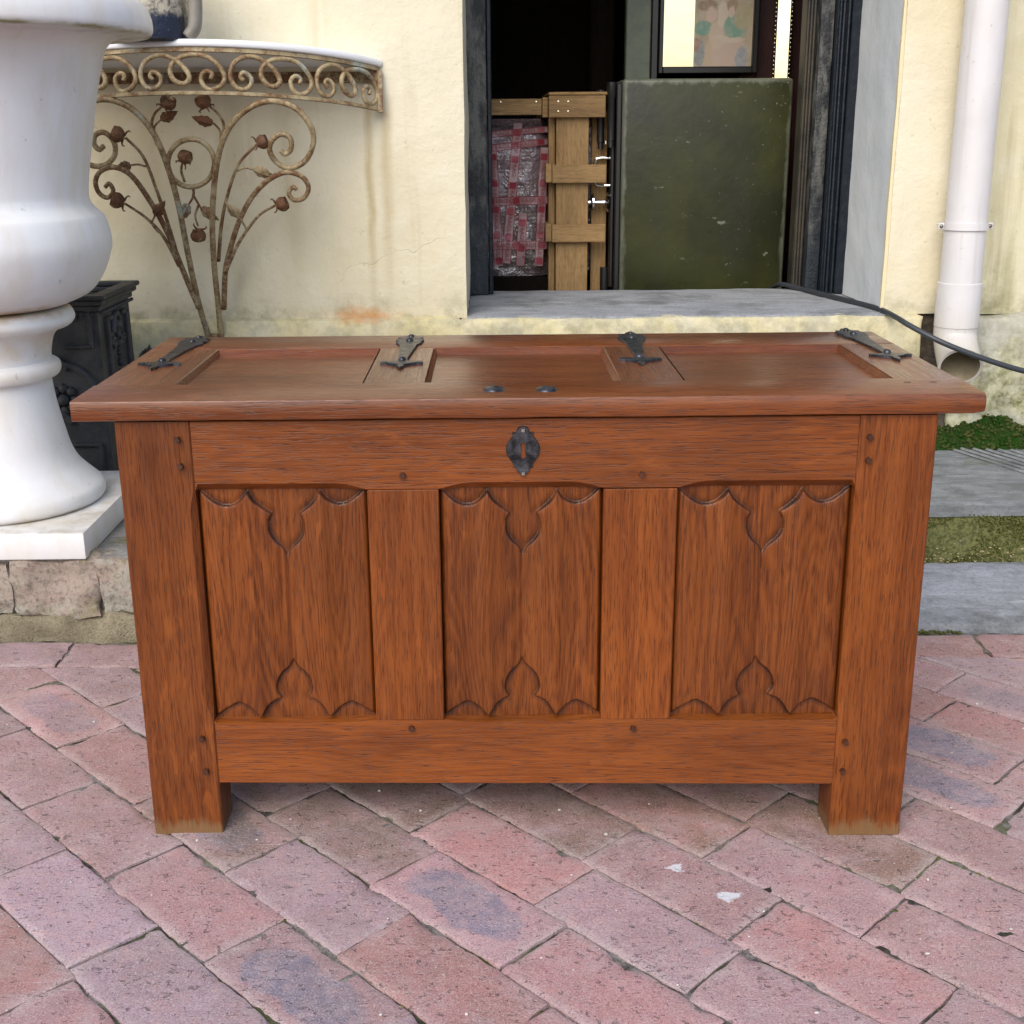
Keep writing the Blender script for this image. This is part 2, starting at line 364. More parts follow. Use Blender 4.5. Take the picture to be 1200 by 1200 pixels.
def stone_block():
    s = NT('plastered_stone'); v = s.pos; z = s.sep(v)[2]
    a = s.noise(v, 7, 5, .65); b = s.noise(v, 90, 4, .7)
    c = s.mix(s.rmp(a, .36, .64), (.30,.235,.20), (.265,.235,.19)); c = s.mix(s.rmp(s.noise(s.vm('ADD', v, (2.,5.,1.)), 6.0, 4, .6), .54, .62), c, (.32,.305,.26))
    c = s.mix(s.rmp(b, .48, .66, 0, .75), c, (.10,.09,.075))
    k = s.rmp(s.noise(v, 11, 5, .7), .56, .70, 0, .7); c = s.mix(k, c, (.20,.185,.09))
    return s.done(c, .9, s.bump(b, .004, .8, s.bump(a, .01, .5)), spec=.2)
STONE = stone_block()
def mortar_band():
    s = NT('sandy_mortar'); v = s.pos; a = s.noise(v, 9, 5, .7); b = s.noise(v, 190, 3, .7)
    c = s.mix(s.rmp(a, .36, .64), (.27,.235,.165), (.15,.13,.085)); c = s.mix(s.rmp(b, .5, .72, 0, .7), c, (.07,.065,.03)); c = s.mix(s.rmp(s.vor(v, 130), 0, .13, 1, 0), c, (.27,.245,.17))
    return s.done(c, .95, s.bump(b, .005, .9), spec=.15)
MORTAR = mortar_band()

def brick_mat():
    s = NT('paving_brick'); v = s.obj; p = s.pos
    sc = s.n('SeparateColor'); s.l(s.ocol, sc.inputs[0]); cr, cg, cb = sc.outputs
    a = s.noise(p, 8, 5, .6, .2); b = s.noise(p, 45, 5, .68); f = s.noise(p, 260, 3, .65)
    c = s.mix(cr, (.475,.222,.205), (.385,.268,.300)); c = s.mix(s.rmp(a, .42, .68, 0, .55), c, (.34,.23,.235))
    c = s.mix(s.rmp(b, .5, .72, 0, .55), c, (.53,.29,.25))
    c = s.mix(s.rmp(s.noise(s.vm('ADD', p, (4.,1.,0.)), 22, 5, .7), .58, .74, 0, .6), c, (.36,.29,.275))
    c = s.vm('SCALE', c, s.rmp(s.rnd, 0, 1, .84, 1.12))
    # flashed blue-grey heart of some bricks
    e = s.vm('MULTIPLY', s.vm('ADD', v, s.vm('SCALE', s.vm('SUBTRACT', s.noise(p, 14, 3, .6, col=True), (.5,.5,.5)), .07)), (1/.105, 1/.046, 0)); ex_, ey_, _z = s.sep(e); L4 = s.mth('ADD', s.mth('POWER', s.mth('ABSOLUTE', ex_), 3.2), s.mth('POWER', s.mth('ABSOLUTE', ey_), 3.2))
    k = s.mth('MULTIPLY', s.rmp(L4, .55, 1.35, 1, 0, True), cg); k = s.mth('MULTIPLY', k, s.rmp(b, .3, .62, 1, .55))
    c = s.mix(s.mth('MULTIPLY', k, .88), c, s.mix(s.rmp(b, .4, .65), (.155,.165,.235), (.215,.215,.285)))
    c = s.mix(s.mth('MULTIPLY', cb, s.rmp(s.noise(p, 10, 4, .6), .27, .56)), c, (.165,.120,.062))     # mud film; under the chest also painted brown bounce light
    # cement haze left along the edges
    ox, oy, _oz = s.sep(v); de = s.mth('MINIMUM', s.mth('SUBTRACT', .136, s.mth('ABSOLUTE', ox)), s.mth('SUBTRACT', .067, s.mth('ABSOLUTE', oy)))
    hk = s.mth('MULTIPLY', s.rmp(s.mth('ADD', de, s.mth('MULTIPLY', s.noise(p, 20, 5, .7), -.035)), -.017, .001, 1, 0, True), s.rmp(s.noise(s.vm('ADD', p, (6.,1.,0.)), 5, 3), .42, .58))
    c = s.mix(s.mth('MULTIPLY', hk, .4), c, (.43,.37,.345))
    # wire-cut drag marks and pits
    px = s.mp(p, (48, 165, 1)); dsh = s.rmp(s.noise(px, 1.0, 2, .55), .65, .70); msk = s.rmp(s.noise(p, 7, 2), .42, .6, .15, 1)
    pit = s.mth('MULTIPLY', dsh, msk); pit2 = s.rmp(s.noise(s.vm('ADD', p, (1.,2.,3.)), 75, 3, .6), .63, .67)
    pp = s.mth('MAXIMUM', pit, s.mth('MULTIPLY', pit2, .8))
    c = s.mix(s.mth('MULTIPLY', pp, .72), c, (.075,.052,.048))
    c = s.mix(s.rmp(f, .56, .74, 0, .6), c, (.50,.45,.43)); c = s.mix(s.rmp(f, .48, .30, 0, .6), c, (.14,.095,.095)); hz = s.rmp(s.noise(s.vm('ADD', p, (9.,2.,0.)), 16, 6, .75), .46, .68, 0, .42); c = s.mix(hz, c, (.48,.37,.36))
    gr_ = s.noise(p, 520, 2, .7); c = s.mix(s.rmp(gr_, .56, .72, 0, .55), c, (.58,.53,.51)); c = s.mix(s.rmp(gr_, .44, .30, 0, .55), c, (.12,.08,.08))
    spk = s.mth('MULTIPLY', s.rmp(s.vor(p, 95), 0, .16, 1, 0), s.rmp(s.noise(p, 31, 2), .56, .62)); c = s.mix(s.mth('MULTIPLY', spk, .75), c, (.62,.59,.56))
    scr = s.mth('MULTIPLY', s.rmp(s.noise(s.mp(p, (9, 330, 1), rot=(0,0,.72)), 1.0, 2, .5), .66, .70), s.rmp(s.noise(s.vm('ADD', p, (5.,5.,0.)), 4, 2), .52, .6)); c = s.mix(s.mth('MULTIPLY', scr, .4), c, (.55,.49,.47))
    # two splashes of white paint
    for cx_, cy_, rx, ry in ((.291, -.171, .017, .012), (.222, -.098, .012, .007)):
        d = s.vm('MULTIPLY', s.vm('ADD', s.vm('SUBTRACT', p, (cx_, cy_, 0)), s.vm('SCALE', s.vm('SUBTRACT', s.noise(p, 60, 3, .6, col=True), (.5,.5,.5)), .03)), (1/rx, 1/ry, 0))
        L = s.n('VectorMath'); L.operation = 'LENGTH'; s.l(d, L.inputs[0]); c = s.mix(s.rmp(L.outputs['Value'], .8, 1.05, .85, 0), c, (.62,.64,.66))
    nb = s.bump(f, .0012, .5); nb = s.bump(b, .004, .5, nb); nb = s.bump(s.mth('SUBTRACT', 1.0, pp), .003, .7, nb)
    return s.done(c, s.rmp(b, .3, .7, .68, .85), nb, spec=.3)
BRICK = brick_mat()
def joint_mat():
    s = NT('joint_soil'); p = s.pos; a = s.noise(p, 9, 4, .65); b = s.noise(p, 140, 4, .7)
    c = s.mix(s.rmp(a, .42, .58), (.04,.035,.03), (.24,.215,.195)); c = s.mix(s.rmp(b, .45, .7, 0, .8), c, (.03,.026,.02))
    c = s.mix(s.mth('MULTIPLY', s.rmp(s.noise(s.vm('ADD', p, (3.,0.,0.)), 6, 4, .65), .52, .62), .75), c, (.085,.095,.035))
    return s.done(c, .95, s.bump(b, .003, .9), spec=.15)
JOINT = joint_mat()
def far_ground():
    s = NT('far_brick_paving'); p = s.mp(s.pos, (1,1,1), rot=(0,0,math.radians(46)))
    n = s.n('TexBrick'); s.l(p, n.inputs['Vector']); n.inputs['Scale'].default_value = 1.0; n.inputs['Brick Width'].default_value = .277; n.inputs['Row Height'].default_value = .139; n.inputs['Mortar Size'].default_value = .004
    n.inputs['Color1'].default_value = (.33,.15,.13,1); n.inputs['Color2'].default_value = (.28,.17,.18,1); n.inputs['Mortar'].default_value = (.08,.07,.06,1)
    c = s.mix(s.rmp(s.noise(s.pos, 20, 5, .7), .4, .7, 0, .4), n.outputs['Color'], (.2,.15,.15))
    return s.done(c, .8, s.bump(s.noise(s.pos, 90, 3), .004, .5), spec=.3)
FARG = far_ground()

def simple(name, col, rough=.5, metal=0.0, bs=0, bd=.001, col2=None, ns=12, spec=.5, coat=0.0):
    s = NT(name); c = col
    if col2 is not None: c = s.mix(s.rmp(s.noise(s.pos, ns, 5, .65), .4, .66), col, col2)
    return s.done(c, rough, s.bump(s.noise(s.pos, bs, 4, .6), bd, .6) if bs else None, metal=metal, spec=spec, coat=coat)
def pipe_mat():
    s = NT('grey_white_plastic'); v = s.pos; a = s.noise(v, 4, 4, .6); st = s.noise(s.mp(v, (38, 38, 1.6)), 1.0, 4, .65)
    c = s.mix(s.rmp(a, .4, .66), (.60,.58,.575), (.55,.53,.52)); c = s.mix(s.rmp(st, .54, .74, 0, .45), c, (.40,.36,.29))
    z = s.sep(v)[2]; c = s.mix(s.mth('MULTIPLY', s.rmp(s.mth('ADD', z, s.mth('MULTIPLY', st, .2)), .56, .72, 1, 0), .5), c, (.42,.37,.27))
    sp = s.rmp(s.noise(v, 60, 3, .6), .68, .72); c = s.mix(s.mth('MULTIPLY', sp, .5), c, (.30,.27,.21))
    return s.done(c, .40, s.bump(a, .004, .5), spec=.45)
PIPE = pipe_mat()
PIPEIN = simple('dirty_pipe_inside', (.30,.25,.16), .7, col2=(.16,.13,.08))
CABLE = simple('black_rubber', (.030,.034,.040), .45)
MOSSD = simple('dark_green_moss', (.010,.042,.003), .95, bs=160, bd=.008, col2=(.03,.042,.012), ns=40, spec=.1)
MOSSO = simple('olive_moss', (.075,.085,.02), .95, bs=160, bd=.006, col2=(.13,.13,.045), ns=60, spec=.1)
MOSST = simple('mixed_green_moss', (.010,.040,.003), .95, bs=220, bd=.006, col2=(.075,.08,.025), ns=16, spec=.1)
FLECK = simple('pale_litter', (.62,.60,.56), .7, col2=(.45,.42,.36), ns=90)
NAVY = simple('navy_gloss_paint', (.006,.010,.016), .36, bs=55, bd=.004, col2=(.012,.016,.022), ns=30, spec=.3)
def worn_black():
    s = NT('worn_black_paint'); v = s.pos; a = s.noise(s.mp(v, (1,1,.35)), 28, 5, .7); b = s.noise(v, 70, 5, .7)
    c = s.mix(s.rmp(a, .44, .6), (.018,.020,.022), (.105,.105,.095)); c = s.mix(s.rmp(b, .66, .72, 0, .5), c, (.33,.32,.29))
    z = s.sep(v)[2]; k = s.rmp(s.mth('ADD', z, s.mth('MULTIPLY', a, .3)), .85, 1.05, .9, 0)
    c = s.mix(k, c, (.016,.021,.028))
    return s.done(c, .5, s.bump(b, .006, .8, s.bump(a, .008, .6)), spec=.4)
WORN = worn_black()
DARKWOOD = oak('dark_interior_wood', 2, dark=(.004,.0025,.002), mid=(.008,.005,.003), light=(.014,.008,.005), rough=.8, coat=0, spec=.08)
REDWOOD = oak('dark_red_wood', 2, dark=(.022,.004,.003), mid=(.045,.008,.005), light=(.07,.014,.008), rough=.4, coat=0)
PINE = oak('pale_pine', 2, dark=(.18,.10,.035), mid=(.28,.165,.062), light=(.37,.235,.10), rough=.65, figure=.7, coat=0)
PINEX = oak('pale_pine_x', 0, dark=(.18,.10,.035), mid=(.28,.165,.062), light=(.37,.235,.10), rough=.65, figure=.7, coat=0)
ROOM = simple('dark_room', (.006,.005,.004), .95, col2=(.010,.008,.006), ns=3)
GREENGREY = simple('grey_green_paint', (.13,.15,.10), .5, bs=60, bd=.002, col2=(.09,.11,.08), ns=14)
BLACKW = simple('black_lacquer', (.012,.011,.011), .35)
CHROME = simple('chrome', (.75,.74,.73), .12, metal=1.0, bs=40, bd=.0006)
def safe_paint():
    s = NT('olive_safe_paint'); v = s.pos; x, y, z = s.sep(v)
    a = s.noise(v, 4, 4, .6); c = s.mix(s.rmp(a, .35, .68), (.016,.017,.006), (.034,.036,.008))
    c = s.mix(s.rmp(s.noise(s.mp(v, (8,8,2)), 1.0, 4), .55, .75, 0, .6), c, (.024,.026,.015))
    sc_ = s.rmp(s.noise(s.mp(v, (16, 16, 40)), 1.0, 5, .72), .66, .69); sc2 = s.rmp(s.noise(s.vm('ADD', v, (4.,0,1.)), 55, 3, .6), .67, .70)
    k = s.mth('MAXIMUM', s.mth('MULTIPLY', sc_, s.rmp(s.noise(v, 3), .45, .55)), s.mth('MULTIPLY', sc2, s.rmp(x, .55, .85, .1, 1)))
    ex = s.mth('MINIMUM', s.mth('SUBTRACT', x, .385), s.mth('MINIMUM', s.mth('SUBTRACT', .952, x), s.mth('SUBTRACT', 1.238, z)))
    ed = s.mth('MULTIPLY', s.rmp(s.mth('ADD', ex, s.mth('MULTIPLY', s.noise(s.mp(v, (20,20,8)), 1.0, 5, .7), -.06)), -.025, -.012, 1, 0), .75)
    k = s.mth('MAXIMUM', k, ed); c = s.mix(s.mth('MULTIPLY', k, .6), c, (.22,.23,.18))
    return s.done(c, s.rmp(a, .3, .7, .36, .5), s.bump(s.noise(v, 25, 4), .004, .35), spec=.3)
SAFE = safe_paint()
def bubble():
    s = NT('bubble_wrap'); v = s.pos; vo = s.vor(v, 75, 'SMOOTH_F1', .25); a = s.noise(v, 13, 4, .6, .5)
    c = s.mix(s.rmp(a, .35, .65), (.13,.10,.095), (.07,.05,.046)); c = s.mix(s.rmp(s.sep(v)[2], .72, .95, 0, .5), c, (.22,.155,.17))
    return s.done(c, s.rmp(a, .4, .6, .10, .3), s.bump(vo, .004, .8, s.bump(a, .03, .8)), spec=.8)
BUBBLE = bubble()
TAPE = simple('pale_tape', (.25,.155,.155), .3, bs=30, bd=.004); TAPER = simple('red_tape_print', (.20,.014,.026), .4)
MIRROR = simple('old_mirror_glass', (.60,.57,.45), .06, metal=1.0, bs=3, bd=.002)
def painted_panel():
    s = NT('painted_figures'); v = s.pos
    vd = s.vm('ADD', v, s.vm('SCALE', s.vm('SUBTRACT', s.noise(v, 16, 3, .6, col=True), (.5,.5,.5)), .035))
    c = s.mix(s.rmp(s.noise(v, 9, 3, .6), .35, .65), (.33,.27,.17), (.46,.38,.26))
    for a, b_, ra, rb, col in ((180,225,26,60,(.20,.22,.24)),(165,190,18,34,(.33,.13,.09)),(235,225,34,75,(.50,.37,.24)),(300,215,80,80,(.52,.38,.31)),(355,240,26,50,(.25,.28,.32)),(195,118,38,34,(.13,.29,.22)),(250,150,34,66,(.56,.43,.32)),(325,105,52,58,(.16,.32,.24)),
                               (300,160,70,14,(.58,.48,.36)),(205,22,48,26,(.25,.15,.08)),(222,60,24,34,(.60,.43,.34)),(270,60,22,60,(.62,.51,.40)),(305,22,26,32,(.30,.19,.11)),(304,44,17,24,(.62,.45,.36)),(360,70,40,60,(.40,.34,.20))):
        x0 = .7085+(a-155)/245*.2165; z0 = 1.53-b_/280*.23
        e = s.vm('MULTIPLY', s.vm('SUBTRACT', vd, (x0, 0, z0)), (245/.2165/ra, 0, 280/.23/rb)); L = s.n('VectorMath'); L.operation = 'LENGTH'; s.l(e, L.inputs[0])
        c = s.mix(s.rmp(L.outputs['Value'], .75, 1.1, .9, 0, True), c, col)
    c = s.mix(s.rmp(s.noise(v, 40, 4, .7), .4, .7, 0, .5), c, (.5,.43,.34))
    return s.done(c, .35, spec=.5)
PAINTED = painted_panel()
PEARL = simple('pearl_bead', (.9,.84,.6), .22, metal=1.0)
def potmat():
    s = NT('speckled_navy_glaze'); v = s.pos; z = s.sep(v)[2]; b = s.noise(v, 60, 4, .7)
    lim = s.mix(s.rmp(s.noise(v, 38, 5, .7, .6), .42, .58), (.06,.055,.05), (.42,.38,.30))
    nav = s.mix(s.rmp(b, .66, .76), (.008,.014,.034), (.14,.17,.22))
    c = s.mix(s.rmp(s.mth('ADD', z, s.mth('MULTIPLY', b, .03)), 1.372, 1.388), nav, lim)
    return s.done(c, .4, s.bump(b, .006, .6), spec=.5)
POT = potmat(); POTH = simple('grey_bronze', (.22,.20,.17), .45, bs=50, bd=.002, col2=(.15,.135,.11))

# ------------------------------------------------------------------ pavement
SL = .0164
def gz(x): return -SL*max(-3, min(3, x))
g = MB(); xs = [-300,-3,3,300]; ys = [-300,-1.15,-.2,.9,300]
vs = [(x, y, gz(x)-.020 + (-.0 if True else 0)) for y in ys for x in xs]
g.add(vs, [(j*4+i, j*4+i+1, (j+1)*4+i+1, (j+1)*4+i) for j in range(4) for i in range(3)])
structure(mk('ground', g, FARG, smooth=0))
pav = bpy.data.objects.new('pavement', None); COL.objects.link(pav); structure(pav)
def bedfn(a, b):
    x = -2.1+4.4*a; y = -1.05+1.92*b
    return (x, y, gz(x) - .0044 + .0032*nz((x, y, 0), 26, 3) + .0022*nz((x, y, 3), 120, 2))
mk('joint_bed', grid(420, 190, bedfn), JOINT, pav, smooth=180, fix=False)
ANG = math.radians(-45.3); ea = Vector((math.cos(ANG), math.sin(ANG))); eb = Vector((-math.sin(ANG), math.cos(ANG)))
_a0 = math.radians(-46); ea0 = Vector((math.cos(_a0), math.sin(_a0))); eb0 = Vector((-math.sin(_a0), math.cos(_a0)))
PITCHB, ROWB = .2775, .1392
ROWOFF = {-6:-.168, -5:-.194, -4:-.083, -3:.031, -2:-.067, -1:.139, 0:.109, 1:-.042, 2:-.06, 3:.10, 4:-.039, 5:-.107}
def ylim(x): return .645 if x < .25 else .712
bricks = []
def make_brick(L, W, seed, z0=0.0):
    # worn brick top: gridded, edges rounded and nibbled
    nx, ny = 20, 10; rr = random.Random(seed); vs = []; fs = []
    def top(i, j):
        u = i/nx; v = j/ny; x = (u-.5)*L; y = (v-.5)*W
        ex = min(u, 1-u)*L; ey = min(v, 1-v)*W
        q = Vector((x*1.0+seed*1.7, y+seed*.6, seed*.3))
        dx = nz(q, 46, 3)*.0030; dy = nz(q+Vector((9,4,0)), 46, 3)*.0030
        z = -.0011*math.exp(-ex/.002) - .0011*math.exp(-ey/.002) + nz(q, 14, 3)*.0014
        z -= max(0, nz(q+Vector((0,0,5)), 20, 2)-.18)*.012*math.exp(-min(ex, ey)/.012)
        return (x+dx, y+dy, z)
    # uneven parameter spacing packs vertices near the rim
    vs = [top(nx*(.5-.5*math.cos(PI*i/nx))**1.0, ny*(.5-.5*math.cos(PI*j/ny))**1.0) for j in range(ny+1) for i in range(nx+1)]
    fs = [(j*(nx+1)+i, j*(nx+1)+i+1, (j+1)*(nx+1)+i+1, (j+1)*(nx+1)+i) for j in range(ny) for i in range(nx)]
    rim = [i for i in range(nx+1)] + [j*(nx+1)+nx for j in range(1, ny+1)] + [ny*(nx+1)+i for i in range(nx-1, -1, -1)] + [j*(nx+1) for j in range(ny-1, 0, -1)]
    o = len(vs); vs += [(vs[k][0]*1.004, vs[k][1]*1.004, -.05) for k in rim]; n = len(rim)
    fs += [(rim[(k+1)%n], rim[k], o+k, o+(k+1)%n) for k in range(n)]
    g = MB(); g.add(vs, fs); return g
def place_brick(cx, cy, ang, L, W, seed, clip=None, flags=None):
    rr = random.Random(seed*13+5)
    g = make_brick(L, W, seed)
    M = Matrix.Translation((cx, cy, gz(cx) + rr.uniform(-.0016, .0016))) @ Matrix.Rotation(SL, 4, 'Y') @ Matrix.Rotation(rr.uniform(-.006, .006), 4, 'X') @ Matrix.Rotation(ang + rr.uniform(-.008, .008), 4, 'Z')
    if clip is not None:
        bm = bmesh.new(); vv = [bm.verts.new(M @ Vector(p)) for p in g.v]
        for f in g.f: bm.faces.new([vv[i] for i in f])
        bmesh.ops.bisect_plane(bm, geom=bm.verts[:]+bm.edges[:]+bm.faces[:], plane_co=(0, clip, 0), plane_no=(0,1,0), clear_outer=True)
        ed = [e for e in bm.edges if e.is_boundary and all(abs(q.co.y-clip) < 1e-4 for q in e.verts)]
        if ed: 
            try: bmesh.ops.edgeloop_fill(bm, edges=ed)
            except Exception: pass
        if not bm.faces: bm.free(); return
        bmesh.ops.transform(bm, matrix=M.inverted(), verts=bm.verts); g = MB(); g.bm(bm)
    o = mk('brick', g, BRICK, pav, smooth=50)
    o.matrix_basis = M
    hue = rr.random()**.9; blue = 0.0 if rr.random() > .24 else rr.uniform(.6, 1.0); mud_bounce = rr.uniform(0, .25)
    if abs(cx) < .52 and -.02 < cy < .45: mud_bounce = .6  # under the chest: damp staining plus dim brown bounce light put into the colour
    elif cx < -.3 and cy > -.15: mud_bounce = .28
    if flags: 
        blue = flags.get('blue', 0.0); hue = flags.get('hue', hue)
    o.color = (hue, blue, mud_bounce, 1); bricks.append(o)
blue_at = [(-.092,-.197), (-.27,-.40), (.80,.31), (.73,.20), (-.80,.15), (-.50,.02), (-.61,.22)]
k = 0
for row in range(-15, 14):
    t = (row+.5)*ROWB + .004
    off = ROWOFF.get(row, random.Random(row+99).uniform(0, PITCHB))
    for j in range(-10, 11):
        s_ = off + (j+.5)*PITCHB
        # rows fan very slightly, as laid: measured axis -46 deg, bricks turned -45.3
        P = ea0*s_ + eb0*t; cx, cy = P
        if cx < -1.9 or cx > 2.1 or cy < -.92: continue
        lim = ylim(cx)
        if cy > lim+.13: continue
        k += 1; rr = random.Random(k)
        near = [b for b in blue_at if (Vector(b)-P).length < .09]
        fl = {'blue': 1.0, 'hue': .6} if near else ({'blue': 0.0} if (cy < .1 and abs(cx) < .9) else None)
        place_brick(cx, cy, ANG, PITCHB-rr.uniform(.0025,.0065), ROWB-rr.uniform(.002,.0065), k, lim if cy > lim-.15 else None, fl)
for x0, x1, yc in ((-2.0, .24, .7135), (.26, 2.2, .781)):
    x = x0 + .03
    while x < x1-.1:
        L = random.uniform(.24, .27); k += 1
        place_brick(x+L/2, yc, 0.0, min(L, x1-x)-.006, .124, k); x += L
# moss and dry litter in the joints
def blob(g, p, r, sq=.6):
    bm = bmesh.new(); bmesh.ops.create_icosphere(bm, subdivisions=1, radius=1)
    rx = r*random.uniform(.7,1.3); ry = r*random.uniform(.7,1.3); a = random.random()*6
    for q in bm.verts:
        j = random.uniform(.8,1.2); x, y, z = q.co*j
        q.co = (p[0]+rx*(x*math.cos(a)-y*math.sin(a)), p[1]+ry*(x*math.sin(a)+y*math.cos(a)), p[2]+z*r*sq)
    g.bm(bm)
gm = MB(); gw = MB()
for i in range(2600):
    row = random.randint(-9, 6); s_ = random.uniform(-1.4, 1.4); t = row*ROWB+.004
    if random.random() < .35:
        r2 = row; off = ROWOFF.get(r2, 0); s_ = off + random.randint(-5, 5)*PITCHB; t = (row+random.random())*ROWB+.004
    P = ea0*s_ + eb0*t
    if abs(P.x) > 1.1 or P.y < -.6 or P.y > ylim(P.x): continue
    if nz((P.x, P.y, 0), 5, 2) < .06: continue
    blob(gm, (P.x+random.gauss(0,.003), P.y+random.gauss(0,.003), gz(P.x)-.0045), random.uniform(.0016,.0042))
o = mk('joint_moss', gm, MOSSO, pav, smooth=180, fix=False); o['kind'] = 'stuff'
for i in range(230):
    x = random.uniform(-1.1, 1.1); y = random.uniform(-.55, .84)
    blob(gw, (x, y, gz(x)+.001), random.choice([.0008,.001,.0012,.0018,.003]), .5)
o = mk('litter', gw, FLECK, pav, smooth=0, fix=False); o['kind'] = 'stuff'

# ------------------------------------------------------------------ steps and raised platform
YW = 1.88
plat = bpy.data.objects.new('raised_platform', None); COL.objects.link(plat); structure(plat)
mk('platform_core', rough_box((-3.2, .815, -.15), (.30, YW+.06, .199), .05, .004, 6, 2, .003), PLAT, plat)
mk('mortar_band', rough_box((-3.2, .788, -.12), (.28, .83, .078), .014, .017, 16, 3, .008), MORTAR, plat)
xs = [-2.6,-2.2,-1.78,-1.42,-1.1,-.912,-.60,-.28,.0,.27]
for i in range(len(xs)-1):
    mk('stone', rough_box((xs[i]+.0005, .785+.004*(i%3), .070), (xs[i+1]-.0005, .86, .2005), .010, .018, 13, 11+i, .004), STONE, plat)
mk('mortar_cap', rough_box((-3.2, .81, .19), (.28, 1.2, .2035), .03, .003, 20, 6), PLAT, plat)
step = bpy.data.objects.new('stone_step', None); COL.objects.link(step); structure(step)
mk('riser', rough_box((.31, 1.279, -.15), (3.3, 1.9, .138), .045, .007, 9, 21), RISER, step)
# tread slab with drainage grooves cut in a slanting band
def tread():
    nx, ny = 150, 90; x0, x1, y0, y1 = .31, 3.0, 1.268, YW+.10; g = MB()
    def fn(a, b):
        x = x0+(x1-x0)*(a if a < .0 else a**1.6); y = y0+(y1-y0)*b; z = .1635 + .003*nz((x,y,0), 6, 3) + .0012*nz((x,y,0), 40, 2)
        if b < .02: z -= .004
        return (x, y, z)
    g = grid(nx, ny, fn); n = len(g.v)
    rim = list(range(nx+1)); o = len(g.v); g.v += [(g.v[i][0], g.v[i][1]+.004+.004*nz(g.v[i], 15, 2), .128) for i in rim]
    g.f += [(i+1, i, o+i, o+i+1) for i in range(nx)]
    return g
mk('tread', tread(), CONC, step, smooth=40, fix=False)
gr = MB()
d = Vector((.13, -.32, 0)).normalized(); nrm = Vector((d.y, -d.x, 0))
for i in range(7):
    a = Vector((1.30+.035*i, 1.83-.006*i, .1655)) ; b = a + d*.75
    w_ = .0045
    gr.add([a+nrm*w_, a-nrm*w_, a-nrm*w_*.4+Vector((0,0,.005)), a+nrm*w_*.4+Vector((0,0,.005)), b+nrm*w_, b-nrm*w_, b-nrm*w_*.4+Vector((0,0,.005)), b+nrm*w_*.4+Vector((0,0,.005))],
           [(3,2,6,7), (0,3,7,4), (2,1,5,6), (0,1,2,3), (4,7,6,5)])
mk('tread_ridge', gr, CONC, step, smooth=0)
slab = structure(mk('paving_slab', rough_box((.29, .858, -.12), (3.3, 1.285, .004), .03, .003, 9, 31, .004), SLAB, smooth=50))
# moss: dark hummock at the wall foot, olive cushions on the riser and in front of the slab
gm = MB()
def hum(a, b):
    x = .55+2.2*a; y = 1.815+.115*b; h = math.sin(min(1, b*1.15)*PI/2)**1.3
    k = .085*h*(.75+.8*nz((x,0,0), 5, 2)) if b > 0.02 else -.01
    return (x, y + .05*nz((x,3,0), 6, 2)*(1-b), .163 + max(-.01, k) + .012*nz((x,y,0), 45, 3) - .01*(b < .02))
o = mk('wall_foot_moss', grid(220, 30, hum), MOSSD, smooth=180, fix=False); o['kind'] = 'stuff'
gq = MB()
for i in range(3000):
    a = random.random(); b = random.random(); p = hum(a, b)
    if p[2] < .168: continue
    blob(gq, (p[0], p[1]-.002, p[2]+random.uniform(-.002,.003)), random.uniform(.003,.008), .8)
o = mk('moss_tuft', gq, MOSST, smooth=180, fix=False); o['kind'] = 'stuff'
for i in range(6500):
    x = random.uniform(.6, 1.9); z = random.uniform(-.01, .135)
    if nz((x, 0, z), 7, 3) < -.16: continue
    blob(gm, (x, 1.277+random.uniform(-.004,.004), z), random.uniform(.0018,.0042), 1)
for i in range(1500):
    x = random.uniform(.5, 1.6)
    if nz((x, 5, 0), 6, 2) < -.1: continue
    blob(gm, (x, .857+random.gauss(0,.006), gz(x)+random.uniform(-.003,.003)), random.uniform(.0015,.004), .7)
o = mk('step_moss', gm, MOSSO, smooth=180, fix=False); o['kind'] = 'stuff'
gw = MB()
for i in range(420):
    x = random.uniform(.7, 1.9); blob(gw, (x, 1.262+random.gauss(0,.006), .008+abs(random.gauss(0,.02))), random.uniform(.0012,.0038), .5)
o = mk('step_litter', gw, simple('tan_litter', (.42,.33,.18), .8, col2=(.22,.15,.08), ns=70), smooth=0, fix=False); o['kind'] = 'stuff'

# ------------------------------------------------------------------ shop building
shop = thing('shop_building', 'cream plastered shop building with a black framed doorway', 'building', (.45, YW, 0))
DX0, DX1, ZS, YB = -.124, 1.086, .565, 2.34
mk('wall', rough_box((-4, YW, .555), (DX0, YB+.05, 3.4), .05, .0045, 5, 1, .004), WALL, shop)
mk('wall', rough_box((DX1, YW, .555), (1.36, YB-.02, 3.4), .03, .0045, 5, 2, .004), WALL, shop)
mk('wall', rough_box((1.355, YW+.085, .545), (4.5, YB-.02, 3.4), .05, .006, 5, 3), WALLG, shop)
mk('wall', rough_box((DX0+.002, YW+.004, 2.35), (DX1-.002, YB, 3.4), .08, .004, 5, 4), WALL, shop)
mk('reveal', rough_box((DX1-.006, YW+.008, ZS), (DX1+.02, YB-.03, 2.36), .02, .003, 8, 5), REVEAL, shop)
mk('plinth', rough_box((-4, YW-.028, .15), (DX0-.02, YW+.2, .562), .025, .006, 7, 7, .008), PLINTHM, shop)
mk('plinth', rough_box((DX0-.03, YW-.033, .15), (1.20, YW+.2, .5605), .018, .006, 9, 8, .008), PLINTHM, shop)
mk('plinth', rough_box((1.195, YW+.03, .15), (1.32, YW+.2, .56), .02, .016, 20, 8, .006), simple('chase_rubble', (.10,.075,.05), .95, bs=70, bd=.01, col2=(.03,.025,.02), ns=30), shop)
mk('plinth', rough_box((1.31, YW+.03, .12), (4.5, YW+.3, .548), .025, .012, 6, 9, .010), PLINTHG, shop)
